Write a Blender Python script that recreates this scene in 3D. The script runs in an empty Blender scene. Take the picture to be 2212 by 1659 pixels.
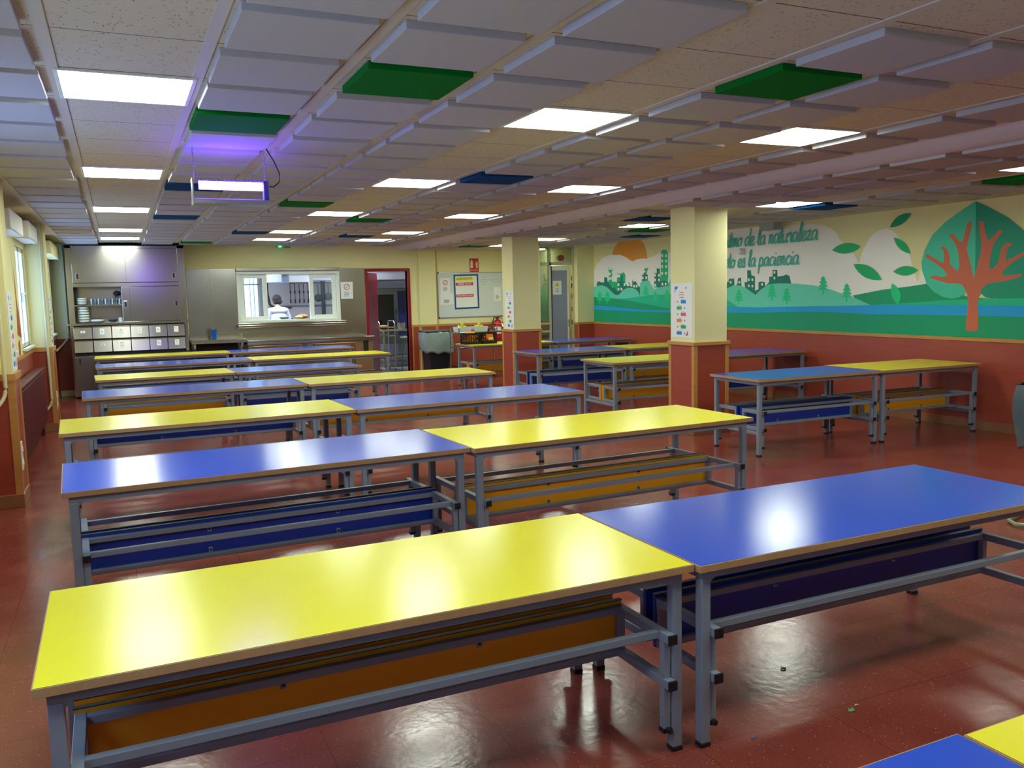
import bpy, bmesh, math, random
from mathutils import Vector, Matrix
random.seed(7)
SC = bpy.context.scene
COL = SC.collection
R = math.radians

# ---------------------------------------------------------------- camera
FPX, YAW, PITCH, ROLL, HC = 1848.37, 0.427955, 0.105880, -0.021803, 1.673
cd = bpy.data.cameras.new('camera'); cam = bpy.data.objects.new('camera', cd); COL.objects.link(cam)
cd.sensor_fit = 'HORIZONTAL'; cd.sensor_width = 36.0; cd.lens = FPX / 2212 * 36.0
cd.clip_start = 0.02; cd.clip_end = 200
_f = Vector((math.sin(YAW)*math.cos(PITCH), math.cos(YAW)*math.cos(PITCH), -math.sin(PITCH)))
_r = Vector((math.cos(YAW), -math.sin(YAW), 0)); _u = _r.cross(_f)
_rr = math.cos(ROLL)*_r + math.sin(ROLL)*_u; _uu = -math.sin(ROLL)*_r + math.cos(ROLL)*_u
cam.matrix_world = Matrix(((_rr.x, _uu.x, -_f.x, 0), (_rr.y, _uu.y, -_f.y, 0), (_rr.z, _uu.z, -_f.z, HC), (0, 0, 0, 1)))
SC.camera = cam

# ---------------------------------------------------------------- view, world, light levels
SC.view_settings.view_transform = 'Standard'; SC.view_settings.look = 'None'
SC.view_settings.gamma = 1; SC.view_settings.exposure = 1.42; SC.view_settings.use_curve_mapping = False
SC.cycles.max_bounces = 7; SC.cycles.diffuse_bounces = 5; SC.cycles.glossy_bounces = 3
SC.cycles.transmission_bounces = 4; SC.cycles.transparent_max_bounces = 8
SC.cycles.caustics_reflective = False; SC.cycles.caustics_refractive = False
SC.cycles.sample_clamp_indirect = 4.0; SC.cycles.use_denoising = True
LAMP = 9.0         # ceiling light emission
KITCHEN = 42.0     # kitchen light panels
UVL = 30.0
w = bpy.data.worlds.new('world'); SC.world = w; w.use_nodes = True
w.node_tree.nodes['Background'].inputs[0].default_value = (0.42, 0.60, 1.0, 1)
w.node_tree.nodes['Background'].inputs[1].default_value = 3.2

# ---------------------------------------------------------------- materials
def srgb(c):
    return tuple(((x/255)/12.92 if x/255 <= .04045 else (((x/255)+.055)/1.055)**2.4) for x in c) + (1,)
MATS = {}
def mat(name, rgb, rough=.5, metal=0, spec=.5, var=0, vscale=8, stretch=(1,1,1), bump=0, bscale=40, coat=0, emis=0, alpha=1):
    if name in MATS: return MATS[name]
    m = bpy.data.materials.new(name); m.use_nodes = True; MATS[name] = m
    nt = m.node_tree; b = nt.nodes['Principled BSDF']; c = srgb(rgb)
    b.inputs['Base Color'].default_value = c; b.inputs['Roughness'].default_value = rough
    b.inputs['Metallic'].default_value = metal; b.inputs['Specular IOR Level'].default_value = spec
    b.inputs['Coat Weight'].default_value = coat; b.inputs['Coat Roughness'].default_value = .12
    tc = nt.nodes.new('ShaderNodeTexCoord')
    if var:
        mp = nt.nodes.new('ShaderNodeMapping'); mp.inputs['Scale'].default_value = stretch
        n = nt.nodes.new('ShaderNodeTexNoise'); n.inputs['Scale'].default_value = vscale; n.inputs['Detail'].default_value = 5
        r = nt.nodes.new('ShaderNodeMapRange'); r.inputs[1].default_value = .3; r.inputs[2].default_value = .7
        r.inputs[3].default_value = 1-var; r.inputs[4].default_value = 1+var
        x = nt.nodes.new('ShaderNodeVectorMath'); x.operation = 'SCALE'; x.inputs[0].default_value = c[:3]
        nt.links.new(tc.outputs['Object'], mp.inputs[0]); nt.links.new(mp.outputs[0], n.inputs['Vector'])
        nt.links.new(n.outputs[0], r.inputs[0]); nt.links.new(r.outputs[0], x.inputs['Scale']); nt.links.new(x.outputs[0], b.inputs['Base Color'])
    if bump:
        n2 = nt.nodes.new('ShaderNodeTexNoise'); n2.inputs['Scale'].default_value = bscale; n2.inputs['Detail'].default_value = 3
        bp = nt.nodes.new('ShaderNodeBump'); bp.inputs['Strength'].default_value = bump; bp.inputs['Distance'].default_value = .01
        nt.links.new(tc.outputs['Object'], n2.inputs['Vector']); nt.links.new(n2.outputs[0], bp.inputs['Height']); nt.links.new(bp.outputs[0], b.inputs['Normal'])
    if emis:
        b.inputs['Emission Color'].default_value = c; b.inputs['Emission Strength'].default_value = emis
    return m
def emit(name, rgb, s):
    if name in MATS: return MATS[name]
    m = bpy.data.materials.new(name); m.use_nodes = True; MATS[name] = m
    nt = m.node_tree; nt.nodes.remove(nt.nodes['Principled BSDF'])
    e = nt.nodes.new('ShaderNodeEmission'); e.inputs[0].default_value = srgb(rgb); e.inputs[1].default_value = s
    nt.links.new(e.outputs[0], nt.nodes['Material Output'].inputs[0]); return m
def glass(name, tint=(235,242,245), fac=.12):
    if name in MATS: return MATS[name]
    m = bpy.data.materials.new(name); m.use_nodes = True; MATS[name] = m
    nt = m.node_tree; nt.nodes.remove(nt.nodes['Principled BSDF'])
    t = nt.nodes.new('ShaderNodeBsdfTransparent'); t.inputs[0].default_value = srgb(tint)
    g = nt.nodes.new('ShaderNodeBsdfGlossy'); g.inputs['Roughness'].default_value = .04
    mx = nt.nodes.new('ShaderNodeMixShader'); mx.inputs[0].default_value = fac
    nt.links.new(t.outputs[0], mx.inputs[1]); nt.links.new(g.outputs[0], mx.inputs[2]); nt.links.new(mx.outputs[0], nt.nodes['Material Output'].inputs[0]); return m

def floor_material():
    m = bpy.data.materials.new('red_speckled_floor'); m.use_nodes = True; nt = m.node_tree; b = nt.nodes['Principled BSDF']
    N = nt.nodes.new; Lk = nt.links.new
    tc = N('ShaderNodeTexCoord')
    n = N('ShaderNodeTexNoise'); n.inputs['Scale'].default_value = 3.2; n.inputs['Detail'].default_value = 6; Lk(tc.outputs['Object'], n.inputs['Vector'])
    n3 = N('ShaderNodeTexNoise'); n3.inputs['Scale'].default_value = 90; n3.inputs['Detail'].default_value = 2; Lk(tc.outputs['Object'], n3.inputs['Vector'])
    cr = N('ShaderNodeValToRGB'); cr.color_ramp.elements[0].position = .3; cr.color_ramp.elements[0].color = srgb(FLOORC[0]); cr.color_ramp.elements[1].position = .72; cr.color_ramp.elements[1].color = srgb(FLOORC[1])
    ad = N('ShaderNodeMath'); ad.operation = 'MULTIPLY_ADD'; ad.inputs[1].default_value = .45; Lk(n3.outputs[0], ad.inputs[0])
    mu = N('ShaderNodeMath'); mu.operation = 'MULTIPLY'; mu.inputs[1].default_value = .55; Lk(n.outputs[0], mu.inputs[0]); Lk(mu.outputs[0], ad.inputs[2]); Lk(ad.outputs[0], cr.inputs[0])
    col = cr.outputs[0]
    for sc, th, c in ((70, .13, (196,170,160)), (45, .09, (60,22,22)), (120, .12, (170,110,100))):
        v = N('ShaderNodeTexVoronoi'); v.inputs['Scale'].default_value = sc; Lk(tc.outputs['Object'], v.inputs['Vector'])
        lt = N('ShaderNodeMath'); lt.operation = 'LESS_THAN'; lt.inputs[1].default_value = th; Lk(v.outputs['Distance'], lt.inputs[0])
        sp = N('ShaderNodeSeparateColor'); Lk(v.outputs['Color'], sp.inputs[0])
        gt = N('ShaderNodeMath'); gt.operation = 'GREATER_THAN'; gt.inputs[1].default_value = .72; Lk(sp.outputs[0], gt.inputs[0])
        mm = N('ShaderNodeMath'); mm.operation = 'MULTIPLY'; Lk(lt.outputs[0], mm.inputs[0]); Lk(gt.outputs[0], mm.inputs[1])
        mx = N('ShaderNodeMix'); mx.data_type = 'RGBA'; Lk(mm.outputs[0], mx.inputs[0]); Lk(col, mx.inputs[6]); mx.inputs[7].default_value = srgb(c); col = mx.outputs[2]
    br = N('ShaderNodeTexBrick'); br.offset = 0; br.inputs['Scale'].default_value = 1.0; br.inputs['Brick Width'].default_value = .61; br.inputs['Row Height'].default_value = .61
    br.inputs['Mortar Size'].default_value = .0022; br.inputs['Mortar Smooth'].default_value = 0; Lk(tc.outputs['Object'], br.inputs['Vector'])
    mf = N('ShaderNodeMath'); mf.operation = 'MULTIPLY'; mf.inputs[1].default_value = .45; Lk(br.outputs['Fac'], mf.inputs[0])
    mx = N('ShaderNodeMix'); mx.data_type = 'RGBA'; Lk(mf.outputs[0], mx.inputs[0]); Lk(col, mx.inputs[6]); mx.inputs[7].default_value = srgb((60,25,25)); Lk(mx.outputs[2], b.inputs['Base Color'])
    rr = N('ShaderNodeMapRange'); rr.inputs[1].default_value = .3; rr.inputs[2].default_value = .7; rr.inputs[3].default_value = .15; rr.inputs[4].default_value = .26
    Lk(n.outputs[0], rr.inputs[0]); Lk(rr.outputs[0], b.inputs['Roughness'])
    bn = N('ShaderNodeTexNoise'); bn.inputs['Scale'].default_value = 26; bn.inputs['Detail'].default_value = 3; Lk(tc.outputs['Object'], bn.inputs['Vector'])
    bp = N('ShaderNodeBump'); bp.inputs['Strength'].default_value = .08; bp.inputs['Distance'].default_value = .01; Lk(bn.outputs[0], bp.inputs['Height']); Lk(bp.outputs[0], b.inputs['Normal'])
    return m
def ceiling_material(name, x0, y0, p=.6):
    m = bpy.data.materials.new(name); m.use_nodes = True; nt = m.node_tree; b = nt.nodes['Principled BSDF']
    N = nt.nodes.new; Lk = nt.links.new
    b.inputs['Roughness'].default_value = .9; b.inputs['Specular IOR Level'].default_value = .15
    tc = N('ShaderNodeTexCoord'); col = None
    base = N('ShaderNodeRGB'); base.outputs[0].default_value = srgb((206,196,178)); col = base.outputs[0]
    for sc, st, th in ((60, (1,.35,1), .16), (60, (.35,1,1), .16), (150, (1,1,1), .12)):
        mp = N('ShaderNodeMapping'); mp.inputs['Scale'].default_value = st; mp.inputs['Rotation'].default_value = (0,0,.6 if st[0] == 1 else -.5)
        Lk(tc.outputs['Object'], mp.inputs[0])
        v = N('ShaderNodeTexVoronoi'); v.inputs['Scale'].default_value = sc; Lk(mp.outputs[0], v.inputs['Vector'])
        lt = N('ShaderNodeMath'); lt.operation = 'LESS_THAN'; lt.inputs[1].default_value = th; Lk(v.outputs['Distance'], lt.inputs[0])
        sp = N('ShaderNodeSeparateColor'); Lk(v.outputs['Color'], sp.inputs[0])
        gt = N('ShaderNodeMath'); gt.operation = 'GREATER_THAN'; gt.inputs[1].default_value = .22; Lk(sp.outputs[0], gt.inputs[0])
        mm = N('ShaderNodeMath'); mm.operation = 'MULTIPLY'; Lk(lt.outputs[0], mm.inputs[0]); Lk(gt.outputs[0], mm.inputs[1])
        m2 = N('ShaderNodeMath'); m2.operation = 'MULTIPLY'; m2.inputs[1].default_value = .75; Lk(mm.outputs[0], m2.inputs[0])
        mx = N('ShaderNodeMix'); mx.data_type = 'RGBA'; Lk(m2.outputs[0], mx.inputs[0]); Lk(col, mx.inputs[6]); mx.inputs[7].default_value = srgb((112,100,84)); col = mx.outputs[2]
    # dark butt joints between the tiles, every p metres in depth
    sx = N('ShaderNodeSeparateXYZ'); Lk(tc.outputs['Object'], sx.inputs[0])
    a = N('ShaderNodeMath'); a.operation = 'SUBTRACT'; a.inputs[1].default_value = y0 - 40*p; Lk(sx.outputs[1], a.inputs[0])
    md = N('ShaderNodeMath'); md.operation = 'MODULO'; md.inputs[1].default_value = p; Lk(a.outputs[0], md.inputs[0])
    lt = N('ShaderNodeMath'); lt.operation = 'LESS_THAN'; lt.inputs[1].default_value = .007; Lk(md.outputs[0], lt.inputs[0])
    mx = N('ShaderNodeMix'); mx.data_type = 'RGBA'; Lk(lt.outputs[0], mx.inputs[0]); Lk(col, mx.inputs[6]); mx.inputs[7].default_value = srgb((96,80,70)); Lk(mx.outputs[2], b.inputs['Base Color'])
    return m
FLOORC = ((120,53,46), (148,72,58))
def steel(name, rgb=(178,173,165), rough=.17, sc=(5,5,.6)):
    if name in MATS: return MATS[name]
    m = mat(name, rgb, rough, 1.0); nt = m.node_tree; b = nt.nodes['Principled BSDF']
    tc = nt.nodes.new('ShaderNodeTexCoord'); mp = nt.nodes.new('ShaderNodeMapping'); mp.inputs['Scale'].default_value = sc
    n = nt.nodes.new('ShaderNodeTexNoise'); n.inputs['Scale'].default_value = 3; n.inputs['Detail'].default_value = 6
    r = nt.nodes.new('ShaderNodeMapRange'); r.inputs[3].default_value = rough*.85; r.inputs[4].default_value = rough*1.2
    bp = nt.nodes.new('ShaderNodeBump'); bp.inputs['Strength'].default_value = .06; bp.inputs['Distance'].default_value = .02
    n2 = nt.nodes.new('ShaderNodeTexNoise'); n2.inputs['Scale'].default_value = 1.3; n2.inputs['Detail'].default_value = 1
    L = nt.links.new
    L(tc.outputs['Object'], mp.inputs[0]); L(mp.outputs[0], n.inputs['Vector']); L(n.outputs[0], r.inputs[0]); L(r.outputs[0], b.inputs['Roughness'])
    L(tc.outputs['Object'], n2.inputs['Vector']); L(n2.outputs[0], bp.inputs['Height']); L(bp.outputs[0], b.inputs['Normal'])
    return m

cream = mat('cream_wall_paint', (236,229,172), .72, spec=.25, var=.02, vscale=2)
redpanel = mat('red_laminate_panelling', (164,74,55), .34, var=.07, vscale=3, stretch=(1,1,9))
redpanel_d = mat('dark_red_radiator_paint', (92,24,30), .4)
beech = mat('varnished_beech_trim', (196,142,74), .38, var=.08, vscale=4, stretch=(1,1,6))
beechd = mat('beech_edge_band', (172,134,92), .5, var=.06, vscale=5, stretch=(6,1,1))
skirt = mat('brown_skirting', (150,104,66), .4, var=.08, vscale=6)
floorm = floor_material()
white = mat('white_paint', (232,232,226), .45)
whitep = mat('white_pvc', (236,240,228), .3)
paper = mat('white_paper', (236,238,236), .8)
acoustic = mat('white_acoustic_foam', (184,180,186), .95, spec=.1, var=.02, vscale=60)
acgreen = mat('green_acoustic_foam', (8,112,34), .95, spec=.1, var=.04, vscale=60)
acblue = mat('blue_acoustic_foam', (12,64,122), .95, spec=.1, var=.04, vscale=60)
barm = mat('ceiling_runner_paint', (200,192,182), .6)
greytube = mat('grey_blue_tube_paint', (128,138,152), .36, spec=.5)
blackp = mat('black_plastic', (16,17,20), .5)
yell = mat('yellow_laminate', (240,230,32), .21, spec=.62, var=.015, vscale=3, bump=.015, bscale=12)
blue = mat('blue_laminate', (36,82,204), .18, spec=.7, var=.02, vscale=3, bump=.015, bscale=12)
yboard = mat('yellow_orange_bench_board', (226,158,30), .4, var=.03, vscale=3)
bboard = mat('dark_blue_bench_board', (16,52,150), .4, var=.03, vscale=3)
underm = mat('grey_board_underside', (120,116,110), .7)
stl = steel('brushed_stainless_steel')
stl_d = steel('dull_stainless_steel', (128,122,118), .34)
glassm = glass('clear_window_glass')
chrome = mat('chrome', (205,205,208), .15, 1.0)
lampm = emit('ceiling_lamp_diffuser', (244,255,238), LAMP)

# ---------------------------------------------------------------- mesh helpers
class MB:
    def __init__(s): s.v = []; s.f = []; s.m = []; s.mats = []; s.sm = False
    def mi(s, m):
        if m not in s.mats: s.mats.append(m)
        return s.mats.index(m)
    def add(s, vs, fs, m, M=None):
        o = len(s.v); k = s.mi(m)
        s.v += [tuple(M @ Vector(v)) if M else tuple(v) for v in vs]
        for f in fs: s.f.append([o+i for i in f]); s.m.append(k)
        return s
    def box(s, x0, x1, y0, y1, z0, z1, m, M=None, top=None):
        vs = [(x0,y0,z0),(x1,y0,z0),(x1,y1,z0),(x0,y1,z0),(x0,y0,z1),(x1,y0,z1),(x1,y1,z1),(x0,y1,z1)]
        fs = [(3,2,1,0),(0,1,5,4),(1,2,6,5),(2,3,7,6),(3,0,4,7)]
        s.add(vs, fs, m, M)
        o = len(s.v)-8; s.f.append([o+4,o+5,o+6,o+7]); s.m.append(s.mi(top or m)); return s
    def cbox(s, c, d, m, M=None): return s.box(c[0]-d[0]/2,c[0]+d[0]/2,c[1]-d[1]/2,c[1]+d[1]/2,c[2]-d[2]/2,c[2]+d[2]/2,m,M)
    def lathe(s, prof, m, n=20, c=(0,0,0), M=None, axis='z'):
        vs = []; fs = []
        for r, z in prof:
            for i in range(n):
                a = 2*math.pi*i/n; p = (r*math.cos(a), r*math.sin(a), z)
                if axis == 'x': p = (p[2], p[0], p[1])
                if axis == 'y': p = (p[0], p[2], p[1])
                vs.append((c[0]+p[0], c[1]+p[1], c[2]+p[2]))
        for j in range(len(prof)-1):
            for i in range(n): fs.append((j*n+i, j*n+(i+1)%n, (j+1)*n+(i+1)%n, (j+1)*n+i))
        fs.append(tuple(range(n))[::-1]); fs.append(tuple((len(prof)-1)*n+i for i in range(n)))
        return s.add(vs, fs, m, M)
    def tube(s, pts, r, m, n=8, M=None):
        pts = [Vector(p) for p in pts]; vs = []; fs = []; up = Vector((0,0,1))
        rs = r if isinstance(r, (list, tuple)) else [r]*len(pts)
        for i, p in enumerate(pts):
            t = (pts[min(i+1,len(pts)-1)]-pts[max(i-1,0)]).normalized()
            a = t.cross(up)
            if a.length < .05: a = t.cross(Vector((1,0,0)))
            a.normalize(); b = t.cross(a)
            for k in range(n):
                an = 2*math.pi*k/n; vs.append(p+(a*math.cos(an)+b*math.sin(an))*rs[i])
        for j in range(len(pts)-1):
            for k in range(n): fs.append((j*n+k, j*n+(k+1)%n, (j+1)*n+(k+1)%n, (j+1)*n+k))
        fs.append(tuple(range(n))[::-1]); fs.append(tuple((len(pts)-1)*n+i for i in range(n)))
        return s.add(vs, fs, m, M)
    def sphere(s, c, r, m, n=14, k=8, sc=(1,1,1)):
        prof = [(r*math.sin(math.pi*j/k)+1e-4, -r*math.cos(math.pi*j/k)) for j in range(k+1)]
        o = len(s.v); s.lathe(prof, m, n)
        for i in range(o, len(s.v)): v = s.v[i]; s.v[i] = (c[0]+v[0]*sc[0], c[1]+v[1]*sc[1], c[2]+v[2]*sc[2])
        return s
    def build(s, name, parent=None, loc=None, rot=None, bevel=0, smooth=False, label=None, cat=None, group=None, kind=None, rotz=0):
        me = bpy.data.meshes.new(name); me.from_pydata(s.v, [], s.f)
        for m in s.mats: me.materials.append(m)
        me.polygons.foreach_set('material_index', s.m)
        if smooth: me.polygons.foreach_set('use_smooth', [True]*len(me.polygons))
        me.validate(); bm = bmesh.new(); bm.from_mesh(me); bmesh.ops.recalc_face_normals(bm, faces=bm.faces); bm.to_mesh(me); bm.free()
        me.update(); o = bpy.data.objects.new(name, me); COL.objects.link(o)
        if parent: o.parent = parent
        if loc: o.location = loc
        if rotz: o.rotation_euler = (0,0,rotz)
        if rot: o.rotation_euler = rot
        if bevel:
            b = o.modifiers.new('bevel', 'BEVEL'); b.width = bevel; b.segments = 2; b.limit_method = 'ANGLE'; b.angle_limit = R(50)
        if smooth:
            try: me.set_sharp_from_angle(angle=R(40))
            except Exception: pass
        tag(o, label, cat, group, kind); return o
def tag(o, label=None, cat=None, group=None, kind=None):
    if label: o['label'] = label
    if cat: o['category'] = cat
    if group: o['group'] = group
    if kind: o['kind'] = kind
    return o
def thing(name, label, cat, loc=(0,0,0), rotz=0, group=None):
    o = bpy.data.objects.new(name, None); COL.objects.link(o); o.empty_display_size = .1
    o.location = loc; o.rotation_euler = (0,0,rotz); return tag(o, label, cat, group)
def copy_tree(o, parent=None):
    c = o.copy(); COL.objects.link(c); c.parent = parent
    for ch in list(o.children): copy_tree(ch, c)
    return c
def text(s, size, m, M, name, parent=None, ext=.0008, align='CENTER', shear=0, bold=0, **kw):
    cu = bpy.data.curves.new(name, 'FONT'); cu.body = s; cu.size = size; cu.extrude = ext; cu.align_x = align; cu.align_y = 'CENTER'; cu.shear = shear; cu.offset = bold
    t = bpy.data.objects.new(name, cu); COL.objects.link(t)
    bpy.context.view_layer.update()
    me = bpy.data.meshes.new_from_object(t); bpy.data.objects.remove(t)
    me.transform(M); me.materials.clear(); me.materials.append(m)
    o = bpy.data.objects.new(name, me); COL.objects.link(o)
    if parent: o.parent = parent
    return tag(o, **kw)
# frames for lettering: text plane local (x right, y up, z out of the surface)
def face_front(x, y, z): return Matrix(((1,0,0,x),(0,0,-1,y),(0,1,0,z),(0,0,0,1)))        # seen from -y
def face_left(x, y, z): return Matrix(((0,0,-1,x),(-1,0,0,y),(0,1,0,z),(0,0,0,1)))        # seen from -x
def face_right(x, y, z): return Matrix(((0,0,1,x),(1,0,0,y),(0,1,0,z),(0,0,0,1)))         # seen from +x
# ================================================================= THE ROOM
XL, XR, YN, YB = -1.04, 8.93, -4.2, 17.3
ZC, ZR = 2.70, 2.61                     # ceiling left of the step, and right of it
TX0, TY0, TP = -.196, 4.33, .6          # tile grid
m = MB(); m.box(XL-.3, XR+.3, YN-.3, 18.2, -.1, 0, floorm); m.build('floor', kind='structure')
ceil_m = ceiling_material('mineral_fibre_tiles', TX0, TY0)
fl = MB(); fl.box(XL-.2, 5.27, YN-.2, YB+.1, ZC, ZC+.1, ceil_m); ceilL = fl.build('ceiling', kind='structure')
# step between the two ceiling levels: a curved plaster soffit
m = MB(); pr = []
for i in range(9):
    t = i/8*math.pi/2; pr.append((5.27+.17*math.sin(t)**1.0, ZC-.115*(1-math.cos(t))))
pr = [(5.27, ZC+.02), (5.27, ZC-.004), (5.30, ZC-.035), (5.35, ZC-.07), (5.40, ZC-.092), (5.44, ZC-.10), (5.46, ZC-.10), (5.47, ZC-.086), (5.47, ZC+.02)]
vs = [(x, YN, z) for x, z in pr]+[(x, YB, z) for x, z in pr]; n = len(pr)
m.add(vs, [(i, i+1, n+i+1, n+i) for i in range(n-1)], mat('lilac_white_soffit', (214,208,214), .6)); m.build('ceiling_step', kind='structure', smooth=True)
m = MB(); m.box(5.44, XR+.2, YN-.2, 18.0, ZR, ZR+.1, ceiling_material('mineral_fibre_tiles_right', TX0, TY0)); ceilR = m.build('ceiling_right', kind='structure')
# runners along the depth
m = MB()
for i in range(-1, 10):
    x = TX0+i*TP
    if x < 5.2: m.box(x-.024, x+.024, YN, YB, ZC-.006, ZC, barm)
m.build('ceiling_runner', parent=ceilL)
m = MB()
for x in (5.42+.6, 6.62, 7.22, 7.82, 8.42): m.box(x-.02, x+.02, YN, 15.5, ZR-.006, ZR, barm)
m.build('ceiling_runner', parent=ceilR)

# ---- walls
WB_ = .10
def wall_box(mb, x0, x1, y0, y1, z0=0, z1=2.75, mt=None): mb.box(x0, x1, y0, y1, z0, z1, mt or cream)
ZT = 1.03
def panel_y(mb, x0, x1, y, z0=.1, z1=ZT-.02, out=-1): mb.box(x0, x1, min(y, y+out*.008), max(y, y+out*.008), z0, z1, redpanel)
# back wall with the hatch and the kitchen doorway
m = MB()
wall_box(m, XL-.1, 2.11, YB, YB+.12)
wall_box(m, 2.11, 4.09, YB, YB+.12, 0, 1.21); wall_box(m, 2.11, 4.09, YB, YB+.12, 2.20, 2.75)
wall_box(m, 4.09, 4.68, YB, YB+.12); wall_box(m, 4.68, 5.53, YB, YB+.12, 2.18, 2.75); wall_box(m, 5.53, 7.9, YB, YB+.12)
m.box(5.77, 6.15, YB-.06, YB, 0, 2.75, cream)
wb = m.build('wall_back', kind='structure')
m = MB(); panel_y(m, 5.59, 5.77, YB); panel_y(m, 5.79, 6.13, YB-.06); panel_y(m, 6.17, 7.9, YB)
m.box(XL, -.77, YB-.008, YB, .1, ZT, redpanel); m.build('wainscot_panel', parent=wb)
m = MB()
m.box(5.59, 5.77, YB-.018, YB, ZT-.025, ZT+.02, beech); m.box(5.755, 6.165, YB-.078, YB-.06, ZT-.025, ZT+.02, beech); m.box(6.15, 7.9, YB-.018, YB, ZT-.025, ZT+.02, beech)
for x in (5.60, 5.745): m.box(x, x+.03, YB-.016, YB, .1, ZT-.02, beech)
for x in (5.78, 6.11): m.box(x, x+.03, YB-.078, YB-.06, .1, ZT-.02, beech)
for x in (6.17, 7.0): m.box(x, x+.03, YB-.016, YB, .1, ZT-.02, beech)
m.build('trim_1', kind='structure')
m = MB(); m.box(5.59, 5.77, YB-.015, YB, 0, .1, skirt); m.box(5.77, 6.15, YB-.075, YB-.06, 0, .1, skirt); m.box(6.15, 7.9, YB-.015, YB, 0, .1, skirt)
m.build('baseboard_back', kind='structure')
# return wall and glazed partition on the right of the back
m = MB(); m.add([(7.68,15.5,0),(7.74,15.5,0),(7.98,YB,0),(7.9,YB,0),(7.68,15.5,2.75),(7.74,15.5,2.75),(7.98,YB,2.75),(7.9,YB,2.75)], [(0,1,5,4),(1,2,6,5),(2,3,7,6),(3,0,4,7),(4,5,6,7)], cream)
m.box(8.54, XR, 15.4, 15.55, 0, 2.75, cream); m.box(8.60, XR, 15.55, 18.0, 0, 2.75, cream)
wbr = m.build('wall_back_right', kind='structure')
m = MB(); panel_y(m, 8.565, XR, 15.4); m.box(8.532, 8.54, 15.4, 15.55, .1, ZT-.02, redpanel); m.build('wainscot_panel', parent=wbr)
m = MB(); m.box(8.522, XR, 15.382, 15.4, ZT-.025, ZT+.02, beech); m.box(8.522, 8.54, 15.4, 15.55, ZT-.025, ZT+.02, beech)
m.box(8.54, 8.565, 15.384, 15.4, .1, ZT, beech); m.box(8.524, 8.54, 15.52, 15.55, .1, ZT, beech); m.build('trim_2', kind='structure')
# right wall (mural wall)
m = MB(); m.box(XR, XR+.12, YN-.1, 18.0, 0, 2.75, cream); wr = m.build('wall_right', kind='structure')
m = MB(); m.box(XR-.008, XR, YN, 15.4, .1, ZT-.02, redpanel); m.build('wainscot_panel', parent=wr)
m = MB(); m.box(XR-.02, XR, YN, 15.4, ZT-.022, ZT+.018, beech); m.build('trim_3', kind='structure')
m = MB(); m.box(XR-.016, XR, YN, 15.4, 0, .1, skirt); m.build('baseboard_right', kind='structure')
# wall behind the camera
m = MB(); m.box(XL-.1, XR+.1, YN-.12, YN, 0, 2.75, cream); m.build('wall_front', kind='structure')
# left wall with window openings
WINS = [(-2.6,-.6,1.15,2.3), (1.0,2.9,1.15,2.3), (4.2,6.1,1.15,2.3), (9.55,10.45,1.18,2.28), (11.45,12.5,1.15,2.35), (14.6,16.9,1.15,2.38)]
m = MB(); y = YN-.1
for (a, b, z0, z1) in WINS:
    m.box(XL-.15, XL, y, a, 0, 2.75, cream); m.box(XL-.15, XL, a, b, 0, z0, cream); m.box(XL-.15, XL, a, b, z1, 2.75, cream); y = b
m.box(XL-.15, XL, y, YB+.1, 0, 2.75, cream); wl = m.build('wall_left', kind='structure')
m = MB(); m.box(XL, XL+.008, YN, YB, .1, ZT+.02, redpanel); m.build('wainscot_panel', parent=wl)
m = MB(); m.box(XL, XL+.02, YN, 7.98, ZT+.02, ZT+.06, beech); m.box(XL, XL+.02, 8.46, 12.6, ZT+.02, ZT+.06, beech); m.box(XL, XL+.02, 13.05, YB, ZT+.02, ZT+.06, beech); m.build('trim_4', kind='structure')
m = MB(); m.box(XL, XL+.016, YN, 8.06, 0, .1, skirt); m.box(XL, XL+.016, 8.46, 12.6, 0, .1, skirt); m.box(XL, XL+.016, 13.05, YB, 0, .1, skirt); m.build('baseboard_left', kind='structure')
for k, (a, b, z0, z1) in enumerate(WINS):
    mm = MB(); x0, x1 = XL-.09, XL-.02; mid = (a+b)/2
    for (p, q) in ((a, a+.05), (b-.05, b), (mid-.045, mid+.045)): mm.box(x0, x1, p, q, z0, z1, whitep)
    mm.box(x0, x1, a, b, z0, z0+.05, whitep); mm.box(x0, x1, a, b, z1-.05, z1, whitep)
    mm.box(XL-.02, XL+.05, a-.03, b+.03, z0-.03, z0, whitep)
    wo = mm.build('window_%d' % (k+1), kind='structure', bevel=.004)
    g = MB(); g.box(XL-.06, XL-.055, a+.05, mid-.045, z0+.05, z1-.05, glassm); g.box(XL-.06, XL-.055, mid+.045, b-.05, z0+.05, z1-.05, glassm); g.build('pane', parent=wo)
    h = MB(); h.box(XL-.02, XL+.02, mid-.012, mid+.012, (z0+z1)/2-.06, (z0+z1)/2+.06, white); h.box(XL+.01, XL+.03, mid-.012, mid+.08, (z0+z1)/2+.03, (z0+z1)/2+.055, white); h.build('window_handle', parent=wo, bevel=.003)
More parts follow.
